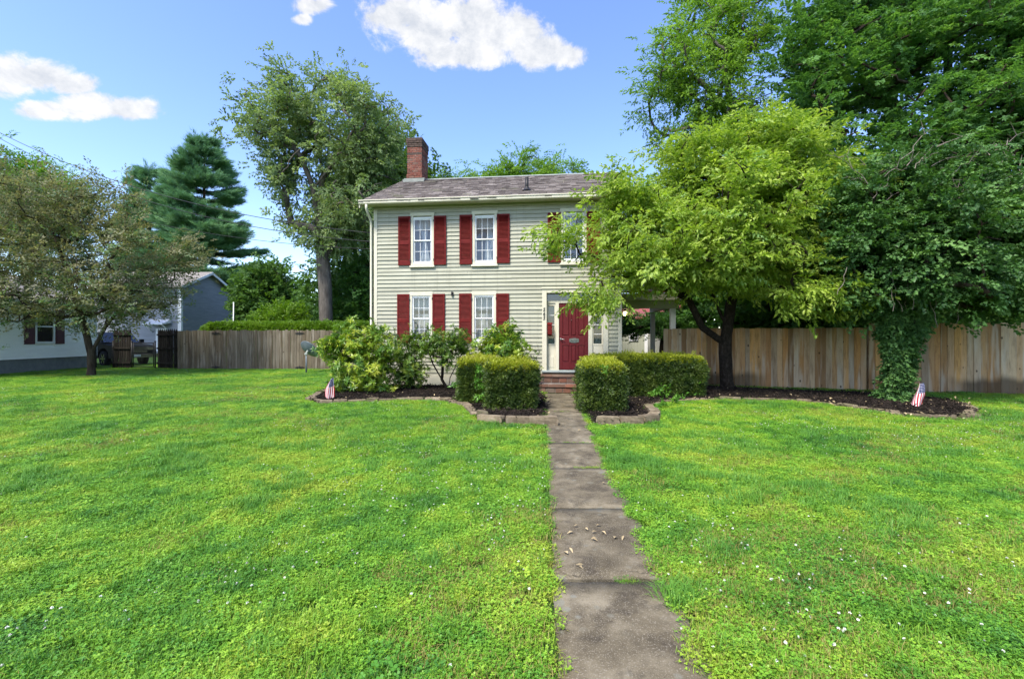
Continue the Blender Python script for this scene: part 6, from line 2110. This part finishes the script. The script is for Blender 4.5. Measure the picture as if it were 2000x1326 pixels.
TUFTS = [tuft(70, .055, .8, .0042, 4, .035, .011), tuft(70, .062, .9, .0040, 0, .03, .011, dry=.05), tuft(60, .05, .9, .0045, 14, .035, .012),       # 0-2 grass
         tuft(60, .05, .8, .0032, 70, .033, .0072), tuft(46, .05, .8, .0032, 84, .035, .0080), tuft(70, .055, .8, .0032, 46, .032, .0068),       # 3-5 clover
         tuft(80, .088, 1.0, .0042, 6, .04, .008, .095), tuft(70, .098, 1.1, .0045, 4, .04, .008, .09),                                      # 6-7 long tussock
         tuft(60, .05, 1.0, .004, 6, .03, .010, dry=.45), tuft(40, .045, .9, .0035, 16, .045, .014, .11)]                                    # 8 dry, 9 broad weeds
proto_collection('lawn', TUFTS)
fl = []
for v in range(3):
    m_ = MB()
    c = Vector((0, 0, .06 + .012 * v))
    for k in range(26):
        a, e = gr.uniform(0, 6.28), gr.uniform(-.4, 1.4)
        d = Vector((math.cos(a) * math.cos(e), math.sin(a) * math.cos(e), math.sin(e)))
        s = d.cross(Vector((.3, .5, .8))).normalized() * .0022
        b = len(m_.v)
        m_.v += [tuple(c + d * .002 - s), tuple(c + d * .002 + s), tuple(c + d * .010 + s * 1.1), tuple(c + d * .010 - s * 1.1)]
        m_.f.append((b, b + 1, b + 2, b + 3)); m_.mi.append(0); m_.sm.append(False)
    m_.tube([(0, 0, 0), (.004, 0, .06 + .012 * v)], .0012, 4, mi=1, cap=False)
    fl.append(fastmesh(m_, 'clover_flower', [MAT['g_flower'], MAT['g_clover']]))
proto_collection('flower', fl)

HOUSE_POLY = [tuple(hw(-.02, -.05))[:2], tuple(hw(HW, -.05))[:2], tuple(hw(HW, HD))[:2], tuple(hw(-.02, HD))[:2]]
PORCH_POLY = [tuple(hw(HW - .1, 1.3))[:2], tuple(hw(9.7, 1.3))[:2], tuple(hw(9.7, 5.6))[:2], tuple(hw(HW - .1, 5.6))[:2]]
NH_POLY = [(-20.15, 15.0), (-20.9, 22.9), (-29, 22), (-28, 14)]


def lawn_mask(x, y):
    m = ~in_bed(x, y) & ~inside(HOUSE_POLY, x, y) & ~inside(PORCH_POLY, x, y) & ~inside(NH_POLY, x, y)
    m &= ~(inside(ap, x, y) & (rng.random(len(x)) < .8))
    m &= np.abs(x) < 1.17 * y + 1.6
    # path, with ragged overgrown margins
    eL = path_left(y) - .035 + .05 * (vn2(x * 0, y, .35, 21) - .35)
    eR = path_left(y) + path_w(y) - .02 - .12 * (vn2(x * 0, y, .4, 22) - .3)
    m &= ~((x > eL) & (x < eR) & (y < 12.6))
    # boundaries: right-hand fences, left fence
    fr1 = 14.42 - (x - 4.8) * (1.56 / 5.22); fr2 = 12.8 - (x - 10.04) * (2.05 / 6.56)
    m &= ~((x > 4.6) & (y > np.where(x < 10.03, fr1, fr2) - .05))
    m &= ~((x > 3.4) & (y > 14.3))
    fl_ = 21.55 - (x + 15.85) * .0514
    m &= ~((x > -15.9) & (y > fl_ - .04) & (x < 4))
    m &= y < 25.5
    return m


def gen(n, y0, y1):
    yy = np.sqrt(rng.uniform(y0 * y0, y1 * y1, n)); xx = rng.uniform(-1, 1, n) * (1.17 * yy + 1.6)
    k = lawn_mask(xx, yy)
    return xx[k], yy[k]


Xs, Ys, Ss = [], [], []
for (y0, y1, dens, s0, s1) in ((1.0, 3.5, 330, .8, 1.1), (3.5, 6, 260, .85, 1.15), (6, 10, 190, .9, 1.2), (10, 16, 150, .95, 1.3), (16, 25.5, 110, 1.0, 1.4)):
    area = 1.17 * (y1 * y1 - y0 * y0) + 3.2 * (y1 - y0)
    a_, b_ = gen(int(area * dens), y0, y1)
    Xs.append(a_); Ys.append(b_); Ss.append(rng.uniform(s0, s1, len(a_)))
X, Y, S = map(np.concatenate, (Xs, Ys, Ss))
n1 = vn2(X, Y, 1.9, 4); n2 = vn2(X, Y, .9, 5); n3 = vn2(X, Y, .75, 6); n4 = vn2(X, Y, 1.1, 7)
r = rng.random(len(X))
clov = n1 * .75 + n2 * .35 + np.where(Y < 5, .06, 0) + np.where((X > 1) & (Y < 6), .04, 0)
idx = np.where(r < np.clip((clov - .42) * 4.5, .12, .92), rng.choice([3, 4, 5], len(X)), rng.choice([0, 1, 2], len(X)))
idx = np.where(r < np.clip((n3 - .56) * 2.4, 0.012, .28), rng.choice([6, 7], len(X)), idx)
idx = np.where((n4 > .60) & (rng.random(len(X)) < .55), 8, idx)
idx = np.where(rng.random(len(X)) < .018, 9, idx)
S = np.where((idx == 6) | (idx == 7), np.minimum(S, 1.15), S)
# slightly hummocky turf
Zt = .006 + .02 * (vn2(X, Y, 1.2, 12) - .5)
o = scatter('lawn_grass', 'lawn', np.stack([X, Y, Zt], 1), np.stack([rng.normal(0, .10, len(X)), rng.normal(0, .10, len(X)), rng.uniform(0, 6.28, len(X))], 1), S, idx)
tag(o, 'bright green mown lawn of grass and clover', 'lawn', None, 'stuff')
# white clover heads in drifts
fx, fy = gen(80000, 1.2, 21)
d1 = vn2(fx, fy, 1.6, 31) * .7 + vn2(fx, fy, .5, 32) * .4
k = rng.random(len(fx)) < np.clip((d1 - .52) * 3.0, .04, .75)
fx, fy = fx[k], fy[k]
o = scatter('clover_flowers', 'flower', np.stack([fx, fy, np.full_like(fx, .0)], 1), np.stack([rng.normal(0, .2, len(fx)), rng.normal(0, .2, len(fx)), rng.uniform(0, 6.28, len(fx))], 1), rng.uniform(.5, .8, len(fx)))
tag(o, 'small white clover flowers dotted over the lawn', 'flowers', None, 'stuff')
# tufts in the path joints
jx, jy, js = [], [], []
for yj, w in ((9.13, .4), (6.44, 1.0), (5.21, .35), (2.78, .25)):
    n_ = int(26 * w)
    t0 = rng.uniform(0, 1 - w) if w < 1 else 0
    jx.append(path_left(yj) + path_w(yj) * (t0 + w * rng.random(n_))); jy.append(yj + rng.normal(0, .012, n_)); js.append(rng.uniform(.25, .5, n_))
jx, jy, js = map(np.concatenate, (jx, jy, js))
o = scatter('joint_grass', 'lawn', np.stack([jx, jy, np.full_like(jx, .012)], 1), np.stack([jx * 0, jx * 0, rng.uniform(0, 6.28, len(jx))], 1), js, rng.choice([0, 2, 5, 8], len(jx)))
tag(o, 'small grass tufts sprouting in the path joints', 'grass', None, 'stuff')
x = np.array([.52, .56, .60, .62, .85, .45, .95, 1.05, .4, .7]); y = np.array([3.55, 3.5, 3.42, 3.3, 3.38, 2.9, 4.6, 7.2, 3.2, 8.0])
o = scatter('fallen_leaves', 'litter', np.stack([x, y, np.full_like(x, .038)], 1), np.stack([x * 0, x * 0, x * 40], 1), x * 0 + .9)
tag(o, 'few curled tan leaves lying on the concrete path', 'leaves', None, 'stuff')
